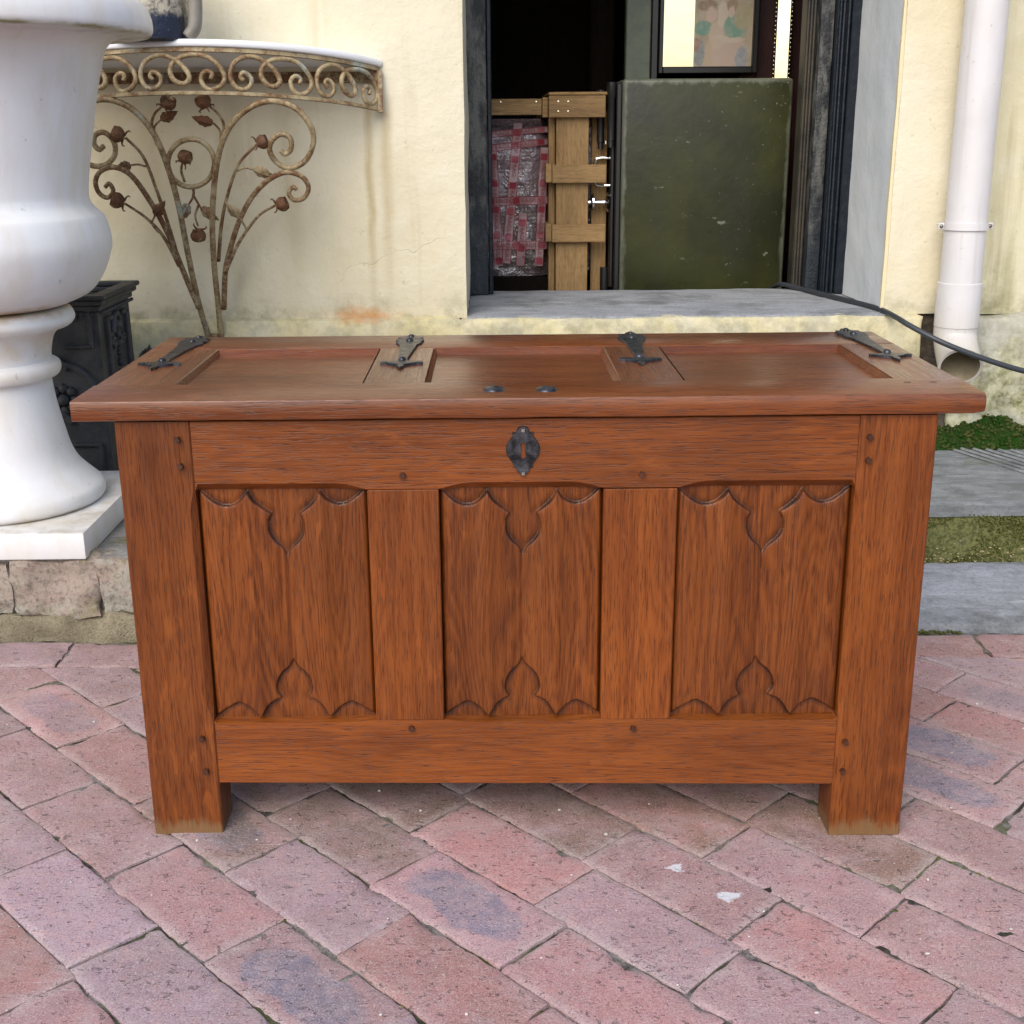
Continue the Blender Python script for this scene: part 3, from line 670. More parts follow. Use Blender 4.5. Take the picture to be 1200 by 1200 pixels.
mk('door_sill', rough_box((DX0-.004, YW-.022, .50), (DX1+.006, 2.47, ZS), .03, .003, 7, 10, .004), SILL, shop)
# black door frame: left jamb, right jamb with mouldings
fr = mk('door_frame', MB().box((-.20, 2.335, ZS+.001), (-.066, 2.42, 2.4), .003), WORN, shop)
mk('frame_moulding', MB().box((-.064, 2.345, ZS+.001), (-.050, 2.44, 2.4), .003), NAVY, fr)
mk('frame_moulding', MB().box((1.052, 2.300, ZS+.001), (1.14, 2.40, 2.4), .003), NAVY, fr)
g = MB()
for a, b, y in ((1.040,1.050,2.312), (1.026,1.038,2.322), (1.016,1.024,2.318)): g.tube([(a/2+b/2, y, ZS+.001), (a/2+b/2, y, 2.4)], (b-a)/2, 10)
g.box((1.012, 2.325, ZS+.001), (1.052, 2.42, 2.4)); mk('frame_moulding', g, NAVY, fr)
mk('frame_moulding', MB().box((.968, 2.352, ZS+.001), (1.011, 2.44, 2.4), .006, 2), WORN, fr)
g = MB()
for i in range(3): g.tube([(.942+.010*i, 2.402, ZS+.001), (.942+.010*i, 2.402, 2.4)], .0050, 8)
g.box((.936, 2.405, ZS+.001), (.967, 2.47, 2.4)); mk('frame_moulding', g, simple('scuffed_brown_black', (.045,.038,.026), .4, bs=80, bd=.002, col2=(.012,.012,.013), ns=7, spec=.3), fr)
mk('frame_moulding', MB().box((-.20, 2.30, 2.352), (1.14, 2.42, 2.45), .004), NAVY, fr)
# dark room behind
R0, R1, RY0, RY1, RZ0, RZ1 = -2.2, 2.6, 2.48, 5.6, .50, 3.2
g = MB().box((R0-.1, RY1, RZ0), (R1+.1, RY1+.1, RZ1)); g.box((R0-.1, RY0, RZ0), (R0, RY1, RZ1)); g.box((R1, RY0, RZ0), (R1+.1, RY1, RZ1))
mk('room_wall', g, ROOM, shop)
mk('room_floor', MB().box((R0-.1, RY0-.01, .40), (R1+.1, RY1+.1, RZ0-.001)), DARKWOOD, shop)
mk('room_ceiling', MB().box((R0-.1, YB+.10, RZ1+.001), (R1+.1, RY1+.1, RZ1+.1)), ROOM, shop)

# ------------------------------------------------------------------ inside the doorway
sf = thing('safe', 'dark olive green iron safe turned sideways inside the doorway', 'safe', (.67, 2.85, RZ0))
g = MB().box((.385, 2.60, RZ0+.004), (.952, 3.15, 1.238), .012, 3); mk('safe_body', g, SAFE, sf)
dr = mk('safe_door', MB().box((.366, 2.606, RZ0+.03), (.383, 3.14, 1.225), .003), BLACKW, sf)
mk('door_edge', MB().box((.352, 2.64, RZ0+.05), (.3645, 3.11, 1.20), .003), BLACKW, dr)
for x, y, z0, z1 in ((.349, 2.618, 1.02, 1.228), (.318, 2.66, 1.015, 1.205)):
    h = mk('hinge', MB().lathe([(0,z0),(.010,z0),(.010,z0+.02),(.0125,z0+.022),(.0125,z1-.05),(.016,z1-.045),(.016,z1),(0,z1)], (x,y,0), 16), BLACKW, dr)
mk('hinge', MB().lathe([(0,.53),(.014,.53),(.014,.62),(0,.62)], (.335,2.64,0), 16), BLACKW, dr)
for zc in (.985,):
    g = MB()
    for dy in (0, .03):
        g.tube(crom([(.352,2.65+dy,.985),(.315,2.65+dy,.985),(.302,2.65+dy,.975),(.300,2.65+dy,.94),(.302,2.65+dy,.905),(.315,2.65+dy,.895),(.352,2.65+dy,.895)], 5), .0042, 8)
    mk('safe_handle', g, CHROME, dr)
def hlathe(prof, cy, cz, x0, n=24):      # lathe about the x axis, pointing to -x
    g = MB().lathe(prof, (0,0,0), n); g.v = [(x0-p[2], cy+p[0], cz+p[1]) for p in g.v]; return g
mk('safe_knob', hlathe([(0,0),(.03,0),(.034,.006),(.022,.014),(.010,.016),(.008,.05),(.030,.054),(.030,.060),(.010,.066),(.008,.085),(.026,.088),(.026,.094),(0,.098)], 2.66, .838, .352), CHROME, dr)
mk('bolt', MB().lathe([(0,1.0),(.006,1.002),(.006,1.012),(0,1.016)], (.332,2.62,.03), 10), CHROME, dr)

cr = thing('packing_crate', 'pale pine slatted packing crate standing inside the doorway left of the safe', 'crate', (0, 2.9, RZ0))
def plank(a, b, m_=PINE): return mk('plank', MB().box(a, b, .002), m_, cr)
plank((.166, 2.632, RZ0), (.276, 2.655, 1.150)); plank((.142, 2.660, RZ0), (.164, 2.76, 1.150))
p1 = plank((.140, 2.610, 1.117), (.330, 2.631, 1.188), PINEX); plank((.120, 2.64, 1.118), (.139, 3.3, 1.182), OAKY if False else PINEX)
plank((-.75, 2.640, 1.126), (.118, 2.662, 1.178), PINEX); plank((.14, 2.606, 1.1885), (.335, 3.2, 1.198), PINEX)
for z0, z1 in ((.905,.965), (.708,.768)):
    plank((.152, 2.608, z0), (.335, 2.631, z1), PINEX); plank((.130, 2.612, z0+.002), (.151, 2.70, z1+.004), PINEX)
plank((.292, 2.70, RZ0), (.345, 2.72, 1.14)); plank((.235, 2.76, .60), (.33, 2.78, .64), PINEX); plank((-.75, 2.664, .512), (.14, 2.69, .585), DARKWOOD)
plank((-.75, 2.80, 1.10), (-.70, 3.3, 1.15), PINEX)
NAILM = simple('bright_nail', (.8,.72,.5), .25, metal=1.0)
for x, y, z in ((.172,2.610,1.137),(.205,2.610,1.137),(.172,2.610,1.168),(.205,2.610,1.168),(-.02,2.640,1.168),(.10,2.640,1.168)):
    q = MB().lathe([(.0042,0),(.003,.0014),(0,.0018)], (0,0,0), 8); q.v = [(x+p[0], y-p[2], z+p[1]) for p in q.v]; mk('nail', q, NAILM, p1 if y < 2.62 else cr, smooth=0)

pk = thing('wrapped_package', 'bubble wrapped package with red and white fragile tape inside the pine crate', 'package', (-.2, 2.9, RZ0))
def puff(x, z): return 2.705 - .012*nz((x, 0, z), 7, 3) - .005*nz((x, 4, z), 24, 2)
def pkfn(a, b):
    x = -.70+.855*a; z = .585+.53*b; y = puff(x, z) + .06*max(0, 1-12*a)**2 + .06*max(0, (1-12*(1-a)))**2 + .08*max(0, 1-9*(1-b))**2
    return (x, y, z)
g = grid(90, 60, pkfn); g.add(*(lambda q: (q.v, q.f))(MB().box((-.70, 2.76, .585), (.155, 3.25, 1.09)))); mk('bubble_wrap', g, BUBBLE, pk, smooth=60)
g = grid(8, 60, lambda a, b: (.19+.14*a, 2.73 - .012*nz((a*.14, 0, b*.5), 12, 3), .60+.52*b)); mk('bubble_wrap', g, BUBBLE, pk, smooth=180)
def tape(P0, P1, wd):
    a = Vector(P0); b = Vector(P1); d = (b-a); L = d.length; d /= L; n = Vector((-d.y, d.x)); N = max(4, int(L/.02))
    def strip(o0, o1, lift, s0=0, s1=1):
        K = max(2, int(N*(s1-s0)))
        def fn(u, v):
            p = a + d*L*(s0+(s1-s0)*u) + n*(o0+(o1-o0)*v); return (p.x, puff(p.x, p.y)-lift, p.y)
        return grid(K, 2, fn)
    t = mk('tape', strip(-wd/2, wd/2, .002), TAPE, pk, smooth=60, fix=False)
    g = strip(-wd/2, -wd/2+.0022, .0035); q = strip(wd/2-.0022, wd/2, .0035); g.add(q.v, q.f)
    s_ = .02
    while s_ < L-.02:
        q = strip(-wd*.36, wd*.36, .0036, s_/L, (s_+.022)/L); g.add(q.v, q.f); s_ += .088
    mk('tape_print', g, TAPER, t, smooth=60, fix=False)
    return t, a, d, n, L, wd
tapes = []
for P0, P1, wd in (((-.05,1.02),(-.03,.62),.032), ((.04,1.10),(-.005,.63),.032), ((.055,.80),(.045,.62),.032), ((.13,1.02),(.11,.62),.030), ((-.12,1.1),(-.10,.62),.03), ((-.22,1.1),(-.2,.62),.03),
                   ((-.35,.69),(.14,.692),.030), ((-.35,.835),(.14,.845),.028), ((-.35,.985),(.14,1.04),.022), ((-.35,1.04),(.14,1.08),.020)):
    tapes.append(tape(P0, P1, wd))
def letters(txt, size):
    cu = bpy.data.curves.new('lettering', 'FONT'); cu.body = txt; cu.size = size; cu.align_x = 'CENTER'; cu.align_y = 'CENTER'; cu.resolution_u = 2
    o = bpy.data.objects.new('lettering_source', cu); COL.objects.link(o); bpy.context.view_layer.update()
    me = bpy.data.meshes.new_from_object(o.evaluated_get(bpy.context.evaluated_depsgraph_get())); bpy.data.objects.remove(o); me.materials.clear(); me.materials.append(TAPER); return me
LET = letters('FRAGILE', .020)
for t, a, d, n, L, wd in tapes:
    s_ = .075
    while s_ < L-.03:
        p = a+d*s_; o = bpy.data.objects.new('lettering', LET); COL.objects.link(o); o.parent = t
        M = Matrix(((d.x, n.x, 0, p.x), (0, 0, -1, puff(p.x, p.y)-.0065), (d.y, n.y, 0, p.y), (0,0,0,1)))
        o.matrix_basis = M; s_ += .088

tm = thing('painted_mirror', 'black framed mirror panel painted with pale figures standing behind the safe', 'mirror', (.76, 3.25, RZ0))
mk('mirror_glass', MB().box((.592, 3.21, 1.30), (.708, 3.225, 2.1)), MIRROR, tm)
mk('painted_panel', MB().box((.7085, 3.2085, 1.30), (.925, 3.225, 2.1)), PAINTED, tm)
g = MB().box((.575, 3.19, 1.275), (.591, 3.24, 2.12), .003); g.box((.926, 3.19, 1.275), (.945, 3.24, 2.12), .003); g.box((.591, 3.19, 1.275), (.926, 3.24, 1.299), .003); mk('mirror_frame', g, BLACKW, tm)
mk('side_panel', MB().box((.452, 3.20, RZ0), (.545, 3.26, 2.12), .004), GREENGREY, tm)
mk('side_panel', MB().box((.547, 3.205, RZ0), (.574, 3.26, 2.12), .004), BLACKW, tm)
BR = Matrix.Translation((1.04, 3.21, 0)) @ Matrix.Rotation(math.radians(-15), 4, 'Z')
bs = thing('beaded_mirror', 'narrow upright mirror strip edged with pearl beads behind the safe', 'mirror', (1.04, 3.24, RZ0))
q = MB().box((-.023, 0, 1.0), (.023, .015, 2.1)); q.v = [tuple(BR @ Vector(p)) for p in q.v]; mk('mirror_glass', q, MIRROR, bs)
beadm = None
for sx in (-.029, .029):
    z = 1.18
    while z < 1.62:
        g = None
        if beadm is None:
            bm = bmesh.new(); bmesh.ops.create_icosphere(bm, subdivisions=1, radius=.0055); q = MB(); q.bm(bm); o = mk('bead', q, PEARL, bs, smooth=180); beadm = o.data
        else: o = link(bpy.data.objects.new('bead', beadm), bs)
        o.location = BR @ Vector((sx, -.002, z)); z += .0155
bd = thing('red_cabinet', 'dark red wooden cupboard standing in the dark room behind the mirrors', 'cabinet', (1.2, 3.4, RZ0))
g = MB().box((.90, 3.30, RZ0), (1.9, 3.7, 2.2), .005); mk('cabinet_body', g, REDWOOD, bd); mk('cabinet_door', MB().box((.96, 3.285, .6), (1.38, 3.299, 2.1), .004), REDWOOD, bd)
wd_ = thing('dark_wardrobe', 'dark brown carved wardrobe in the shadows behind the crate', 'wardrobe', (.1, 4.2, RZ0))
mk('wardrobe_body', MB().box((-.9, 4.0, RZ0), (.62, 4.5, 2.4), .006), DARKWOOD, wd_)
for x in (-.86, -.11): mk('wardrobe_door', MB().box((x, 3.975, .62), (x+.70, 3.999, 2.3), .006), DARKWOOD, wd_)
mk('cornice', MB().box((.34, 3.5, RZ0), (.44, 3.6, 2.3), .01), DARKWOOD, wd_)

# ------------------------------------------------------------------ downpipe and cable
dp = thing('downpipe', 'pale grey plastic rainwater downpipe with a bracket on the cream wall', 'downpipe', (1.277, 1.80, .45))
px, py, pr = 1.277, 1.805, .057
mk('pipe', MB().lathe([(pr,.60),(pr,3.3)], (px,py,0), 40), PIPE, dp)
mk('socket', MB().lathe([(pr+.001,.66),(pr+.0045,.658),(pr+.0045,.535),(pr+.001,.533),(pr,.53)], (px,py,0), 40), PIPE, dp)
# shoe: bends towards the street, open end seen from above
path = crom([(px,py,.56),(px,py,.51),(px,py-.02,.475),(px-.004,py-.06,.445),(px-.008,py-.085,.432)], 6)
g = MB().tube(path, pr+.003, 40, cap=False); q = MB().tube(path, pr-.003, 40, cap=False)
sh = mk('shoe', g, PIPE, dp); mk('shoe_inside', q, PIPEIN, sh)
e = path[-1]; t = (path[-1]-path[-2]).normalized(); up = Vector((0,0,1)); n1 = (up-t*up.dot(t)).normalized(); b1 = t.cross(n1)
ring = [(e + t*.001 + n1*math.cos(2*PI*i/40)*r_ + b1*math.sin(2*PI*i/40)*r_) for r_ in (pr-.0035, pr+.0038) for i in range(40)]
mk('shoe_rim', MB().add(ring, [(i, (i+1)%40, 40+(i+1)%40, 40+i) for i in range(40)]), PIPE, sh)
g = MB().lathe([(pr+.001,.806),(pr+.0055,.806),(pr+.0055,.824),(pr+.001,.824)], (px,py,0), 40)
g.box((px-pr-.020, py-.002, .806), (px-pr-.003, py+.012, .824), .002); g.box((px+pr+.003, py-.002, .806), (px+pr+.020, py+.012, .824), .002)
br = mk('bracket', g, PIPE, dp)
for sx in (-1, 1):
    q = MB().lathe([(.0055,0),(.005,.002),(.003,.0035),(0,.004)], (0,0,0), 10); q.v = [(px+sx*(pr+.012)+p[0], py-.0022-p[2], .815+p[1]) for p in q.v]; mk('screw', q, simple('dull_screw', (.25,.22,.18), .4, metal=1.0), br, smooth=40)
pts = [(.90,2.56,.55),(.915,2.46,.578),(.96,2.36,.5745),(1.0,2.20,.5745),(1.045,2.03,.574),(1.082,1.90,.571),(1.10,1.80,.562),(1.125,1.74,.545),(1.20,1.68,.507),(1.32,1.66,.462),(1.45,1.66,.424),(1.62,1.66,.395),(1.9,1.66,.39),(2.3,1.66,.40)]
tag(mk('cable', MB().tube(crom(pts, 8), .0078, 12), CABLE, smooth=180), 'black electric cable trailing from the doorway past the downpipe', 'cable')

# ------------------------------------------------------------------ oak chest
ch = thing('oak_chest', 'carved oak blanket chest with linenfold panels and iron strap hinges', 'chest', (0, .28, 0))
ZT = .685
def cham_post(x0, x1, y0, y1, z0, z1, side, cz0, cz1, big=.009, base=.002):
    secs = []; inner = x1 if side > 0 else x0; outer = x0 if side > 0 else x1
    N = 60
    for i in range(N+1):
        z = z0+(z1-z0)*i/N; k = 0.0
        if cz0 < z < cz1: k = min(1, min(z-cz0, cz1-z)/.035); k = k*k*(3-2*k)
        c = base+(big-base)*k; s_ = 1 if side > 0 else -1; w1 = .0006*nz((x0*9, 0, z), 9, 2); b = base
        secs.append([(outer+s_*b, y0, z), (inner-s_*c, y0, z), (inner, y0+c, z), (inner, y1, z), (outer, y1, z), (outer+w1, y0+b, z)])
    return MB().loft(secs)
g0 = lambda x: -SL*x
mk('post', cham_post(-.600, -.4915, 0, .075, g0(-.55)-.001, ZT, 1, .205, .585), OAKZ, ch)
mk('post', cham_post(.4855, .600, 0, .075, g0(.55)-.001, ZT, -1, .195, .580, big=.007), OAKZ, ch)
for x0, x1 in ((-.600,-.51), (.51,.600)): mk('post', MB().box((x0, .455, g0(x0)-.001), (x1, .53, ZT), .002), OAKZ, ch)
SPANS = [(-.491,-.239), (-.132,.1115), (.2225,.485)]
def cham_rail(zb, zt, low, big=.011, base=.0015, y0=.002, y1=.045):
    secs = []; N = 240; x0, x1 = -.491, .485
    for i in range(N+1):
        x = x0+(x1-x0)*i/N; k = 0.0
        for a, b in SPANS:
            if a < x < b:
                e = min(x-a if a > -.48 else 9, b-x if b < .48 else 9); k = min(1, max(0, e)/.05); k = math.sin(k*PI/2)**1.2
        c = base+(big-base)*k; b_, t_ = zb(x), zt(x)
        if low: secs.append([(x,y0+base,t_),(x,y0,t_-base),(x,y0,b_+c),(x,y0+c*1.1,b_),(x,y1,b_),(x,y1,t_)])
        else:   secs.append([(x,y0+c*1.75,t_),(x,y0,t_-c*.40),(x,y0,b_+base),(x,y0+base,b_),(x,y1,b_),(x,y1,t_)])
    return MB().loft(secs)
mk('top_rail', cham_rail(lambda x: .5795-.003*(x+.49), lambda x: ZT, True), OAKX, ch)
mk('bottom_rail', cham_rail(lambda x: .0975-.0165*(x+.49), lambda x: .2065-.0068*(x+.49), False), OAKX, ch)
for x0, x1 in ((-.2385,-.1325), (.112,.2220)):
    mk('muntin', MB().box((x0, .0012, .2035 if x0 < 0 else .2005), (x1, .04, .5785 if x0 < 0 else .5765), .0015), OAKZ, ch)
# linenfold panel: a height field cut along the ogee outline
T1 = [[(-.02,.004),(.03,.02),(.09,.055),(.155,.075),(.22,.068),(.27,.04),(.295,.018)], [(.295,.018),(.325,.052),(.37,.08),(.425,.108)], [(.425,.108),(.405,.14),(.412,.19),(.44,.225),(.478,.25),(.508,.288)],
      [(.508,.288),(.54,.25),(.58,.225),(.612,.19),(.615,.14),(.595,.108)], [(.595,.108),(.65,.08),(.69,.052),(.715,.018)], [(.715,.018),(.75,.048),(.81,.07),(.87,.066),(.93,.04),(.97,.015),(1.02,.004)]]
B1 = [[(-.02,-.005),(.05,.035),(.11,.062),(.16,.074),(.22,.055),(.26,.03),(.29,.010)], [(.29,.010),(.33,.058),(.375,.084),(.415,.095)], [(.415,.095),(.393,.13),(.40,.17),(.43,.208),(.475,.235),(.502,.268)],
      [(.502,.268),(.53,.235),(.575,.208),(.605,.17),(.61,.13),(.585,.095)], [(.585,.095),(.63,.084),(.67,.058),(.712,.010)], [(.712,.010),(.74,.03),(.78,.055),(.84,.074),(.89,.062),(.95,.035),(1.02,-.005)]]
PW, PH = .252, .374
def outline(segs, flip):
    pts = []
    for s_ in segs:
        q = crom([(a, b, 0) for a, b in s_], 8); pts += q[:-1]
    pts.append(q[-1]); A = np.array([(p.x*PW, (1-p.y)*PH if flip else p.y*PH) for p in pts]); return A
def sdist(P, A, side_up):
    # signed distance to open polyline; positive on the ground side
    best = np.full(len(P), 9.0)
    for i in range(len(A)-1):
        a = A[i]; d = A[i+1]-a; L2 = (d**2).sum()
        t = np.clip(((P-a)@d)/L2, 0, 1); q = a+t[:,None]*d; best = np.minimum(best, np.hypot(*(P-q).T))
    poly = np.vstack([A, [[PW*1.1, PH*1.2 if side_up else -PH*.2], [-PW*.1, PH*1.2 if side_up else -PH*.2]]])
    ins = np.zeros(len(P), bool); n = len(poly)
    for i in range(n):
        (x1, y1), (x2, y2) = poly[i], poly[(i+1)%n]
        if y1 == y2: continue
        c = ((y1 > P[:,1]) != (y2 > P[:,1])) & (P[:,0] < (x2-x1)*(P[:,1]-y1)/(y2-y1)+x1); ins ^= c
    return np.where(ins, best, -best)
NX, NY = 210, 300
uu, vv = np.meshgrid(np.linspace(0,1,NX+1), np.linspace(0,1,NY+1)); P = np.stack([uu.ravel()*PW, vv.ravel()*PH], 1)
sdv = np.maximum(sdist(P, outline(T1, True), True), sdist(P, outline(B1, False), False))
fx = np.array([0,.05,.10,.16,.22,.295,.36,.43,.48,.505,.53,.58,.65,.715,.78,.85,.90,.95,1]); fh = np.array([-20,-6,2,-8,6,34,14,2,-10,-26,-10,2,14,34,6,-8,2,-6,-20])*1e-4
u_ = uu.ravel(); seg = np.clip(np.searchsorted(fx, u_, side='right')-1, 0, len(fx)-2); tt = (u_-fx[seg])/(fx[seg+1]-fx[seg]); tt = tt*tt*(3-2*tt); fold = fh[seg]*(1-tt)+fh[seg+1]*tt
st = np.clip(sdv/.0011, 0, 1)
ed_ = np.minimum(u_, 1-u_)*PW; fold = fold - .0065*np.clip(1-ed_/.007, 0, 1)**1.5
hh = (.0078+fold*1.7)*(1-st) + st*(.0005+.0012*np.clip(sdv/.012, 0, 1))
hh -= .0007*np.exp(-np.abs(sdv+.0005)/.0022)*(sdv < 0)          # softened arris
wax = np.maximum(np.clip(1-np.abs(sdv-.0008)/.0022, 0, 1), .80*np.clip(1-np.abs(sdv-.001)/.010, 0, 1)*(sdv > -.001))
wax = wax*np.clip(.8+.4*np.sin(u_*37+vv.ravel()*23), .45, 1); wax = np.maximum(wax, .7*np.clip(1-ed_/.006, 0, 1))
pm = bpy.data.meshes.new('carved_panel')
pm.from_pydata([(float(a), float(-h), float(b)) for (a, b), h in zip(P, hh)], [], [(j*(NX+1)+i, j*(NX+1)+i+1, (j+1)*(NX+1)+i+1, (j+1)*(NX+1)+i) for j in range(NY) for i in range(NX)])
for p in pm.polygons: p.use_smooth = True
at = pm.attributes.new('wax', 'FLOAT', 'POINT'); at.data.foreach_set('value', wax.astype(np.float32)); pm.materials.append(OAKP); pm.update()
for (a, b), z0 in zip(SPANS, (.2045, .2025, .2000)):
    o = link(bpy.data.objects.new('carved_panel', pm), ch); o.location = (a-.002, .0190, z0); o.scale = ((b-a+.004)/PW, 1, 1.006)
# pegs
pegm = None
for x, z in ((-.510,.659),(-.509,.619),(-.185,.601),(.168,.599),(.501,.653),(.501,.618),(-.512,.178),(-.510,.121),(-.184,.190),(.164,.185),(.500,.158),(.499,.107)):
    bm = bmesh.new(); bmesh.ops.create_cone(bm, cap_ends=True, segments=random.choice([5,6,7]), radius1=random.uniform(.0052,.0064), radius2=.0046, depth=.012)
    g = MB().bm(bm, Matrix.Rotation(PI/2, 4, 'X') @ Matrix.Rotation(random.random()*3, 4, 'Z')); o = mk('peg', g, PEG, ch, smooth=0); o.location = (x, -.0015+.003*(abs(x) < .3), z)
# escutcheon with keyhole
half = [(0,.037),(.006,.0355),(.0085,.031),(.0095,.027),(.0135,.0285),(.0145,.0245),(.0135,.022),(.0165,.018),(.021,.011),(.0228,.004),(.0228,-.002),(.020,-.010),(.0155,-.0165),(.0125,-.022),(.0135,-.0255),(.0095,-.026),(.0085,-.031),(.005,-.0355),(0,-.037)]
kh = [(0,.0125),(.0032,.0115),(.0042,.008),(.0036,.0045),(.0028,.003),(.0035,-.004),(.0046,-.0100),(.0026,-.0105),(0,-.0125)]
def ringmesh(outer, inner, h, y):
    bm = bmesh.new()
    ov = [bm.verts.new((x, z, 0)) for x, z in outer]; iv = [bm.verts.new((x, z, 0)) for x, z in inner]
    oe = [bm.edges.new((ov[i], ov[(i+1)%len(ov)])) for i in range(len(ov))]; ie = [bm.edges.new((iv[i], iv[(i+1)%len(iv)])) for i in range(len(iv))]
    bmesh.ops.triangle_fill(bm, edges=oe+ie, use_beauty=True)
    e = bmesh.ops.extrude_face_region(bm, geom=bm.faces[:])
    for q in e['geom']:
        if isinstance(q, bmesh.types.BMVert): q.co.z += h; q.co.x *= .96; q.co.y *= .97
    return MB().bm(bm, Matrix.Translation((-.0075, y, .637)) @ Matrix.Rotation(PI/2, 4, 'X'))
full = half + [(-x, z) for x, z in half[-2:0:-1]]; fk = kh + [(-x, z) for x, z in kh[-2:0:-1]]
full = [(x*1.10, z) for x, z in full]
es = mk('escutcheon', ringmesh(full, fk, .0028, .0018), IRON, ch, smooth=30)
for z in (.6685, .6035):
    bm = bmesh.new(); bmesh.ops.create_cone(bm, cap_ends=True, segments=4, radius1=.0052, radius2=.0034, depth=.006)
    mk('nail', MB().bm(bm, Matrix.Translation((-.0075, -.003, z)) @ Matrix.Rotation(PI/2, 4, 'X') @ Matrix.Rotation(.6, 4, 'Z')), simple('worn_nail_steel', (.42,.40,.37), .35, metal=1.0), es, smooth=0)
# carcass sides, back, floor
for x0, x1 in ((-.575,-.555), (.555,.575)): mk('side_panel', MB().box((x0, .075, .10), (x1, .456, ZT)), OAKZ, ch)
mk('back_panel', MB().box((-.511, .50, .10), (.511, .52, ZT)), OAKX, ch); mk('floor_board', MB().box((-.553, .046, .10), (.553, .499, .118)), OAKX, ch)
# lid
lid = mk('lid', MB().box((-.650, .004, .6895), (.655, .560, .7065)), LIDX, ch)
LZ0, LZ1 = .6885, .718
def fr_rail():
    secs = []
    for i in range(81):
        x = -.6572+(.6634+.6572)*i/80; y0 = -.0105; w1 = .0009*nz((x,0,0), 8, 2); e = min(i, 80-i); r = .0028 + .0006*nz((x,2,0), 14, 2) + (.008 if i > 79 else 0)
        secs.append([(x,y0+r*.9,LZ0+w1),(x,y0+r*.25,LZ0+r*.3+w1),(x,y0,LZ0+r+w1),(x,y0,LZ1-r),(x,y0+r*.3,LZ1-r*.3),(x,y0+r,LZ1),(x,.1085,LZ1),(x,.1085,LZ0)])
    return MB().loft(secs)
mk('lid_rail', fr_rail(), LIDX, lid)
mk('lid_rail', MB().box((-.6572, .4285, LZ0), (.6634, .566, LZ1), .003, 2), LIDX, lid)
for x0, x1 in ((-.6572,-.5355), (-.250,-.1535), (.1435,.2435), (.5625,.6634)): mk('lid_stile', MB().box((x0, .109, LZ0), (x1, .428, LZ1-.0004), .0022), LIDY, lid)
def lid_panel(x0, x1, y0, y1):
    b = .0062; zt, zb = LZ1-.0008, LZ1-.0150; g = MB()
    r0 = [(x0,y0,zt),(x1,y0,zt),(x1,y1,zt),(x0,y1,zt)]; r1 = [(x0+b,y0+b*.6,zb),(x1-b,y0+b*.6,zb),(x1-b,y1-b*2.8,zb),(x0+b,y1-b*2.8,zb)]
    g.add(r0+r1, [(i,(i+1)%4,4+(i+1)%4,4+i) for i in range(4)])
    return g, (x0+b, x1-b, y0+b*.6, y1-b*2.8, zb)
for a, b in ((-.535,-.2505), (-.153,.143), (.244,.562)):
    g, (x0,x1,y0,y1,zb) = lid_panel(a, b, .109, .428); pn = mk('lid_panel', grid(30, 24, lambda u, v: (x0+(x1-x0)*u, y0+(y1-y0)*v, zb+.0007*nz((u*3, v*3, a), 2, 2))), LIDP, lid, fix=False)
    mk('panel_moulding', g, LIDX, pn, smooth=0)
for x, y in ((-.049,.048), (.029,.044)):
    mk('iron_stud', MB().lathe([(.0165,0),(.0158,.002),(.012,.0042),(.0065,.0054),(0,.0058)], (x,y,LZ1), 20), IRON, lid, smooth=60)
hh_ = [(0,0),(.006,.016),(.0045,.030),(.012,.034),(.024,.046),(.034,.047),(.0335,.056),(.022,.060),(.012,.058),(.0085,.066),(.0065,.082),(.0055,.11),(.006,.20),(.0075,.225),(.015,.232),(.012,.246),(.019,.252),(.0175,.264),(.0235,.270),(.0235,.282),(.016,.289),(.020,.298),(.009,.305),(.0075,.318),(.0055,.324),(0,.330)]
poly = hh_ + [(-x, y) for x, y in hh_[-2:0:-1]]
# the third hinge is a plain tapering strap at the back, the rest narrow at the waist
hh3 = [p for p in hh_]
hh3 = [(x_*1.18, y_) for x_, y_ in hh_[:10]] + [(.009,.09),(.013,.16),(.018,.22),(.027,.248),(.0215,.258),(.0285,.266),(.0285,.280),(.0195,.286),(.026,.296),(.0245,.306),(.013,.307),(.010,.320),(.006,.328),(0,.331)]
hh3 = [(x_*.88, y_) for x_, y_ in hh3]
poly3 = hh3 + [(-x, y) for x, y in hh3[-2:0:-1]]
for x, y, rot, pl in ((-.603,.228,-.03,poly3), (-.201,.218,0.0,poly3), (.192,.230,-.04,poly3), (.618,.250,.02,poly3)):
    o = mk('strap_hinge', MB().prism(pl, .0042, Matrix.Translation((x,y,LZ1-.0002)) @ Matrix.Rotation(rot, 4, 'Z'), .0008), IRON, lid, smooth=30)
    for d in (.068, .262):
        mk('rivet', MB().lathe([(.0068,0),(.0062,.0026),(.004,.0046),(0,.0054)], (x-math.sin(rot)*d, y+math.cos(rot)*d, LZ1+.0038), 12), IRON, o, smooth=60)
    mk('rivet', MB().lathe([(.0055,0),(.005,.002),(.003,.0036),(0,.0042)], (x-math.sin(rot)*.31, y+math.cos(rot)*.31, LZ1+.0038), 12), IRON, o, smooth=60)
for x in (.575, .615):
    mk('peg', MB().lathe([(.0058,0),(.005,.0008),(0,.001)], (x,.078,LZ1-.0003), 8), PEG, lid, smooth=0)

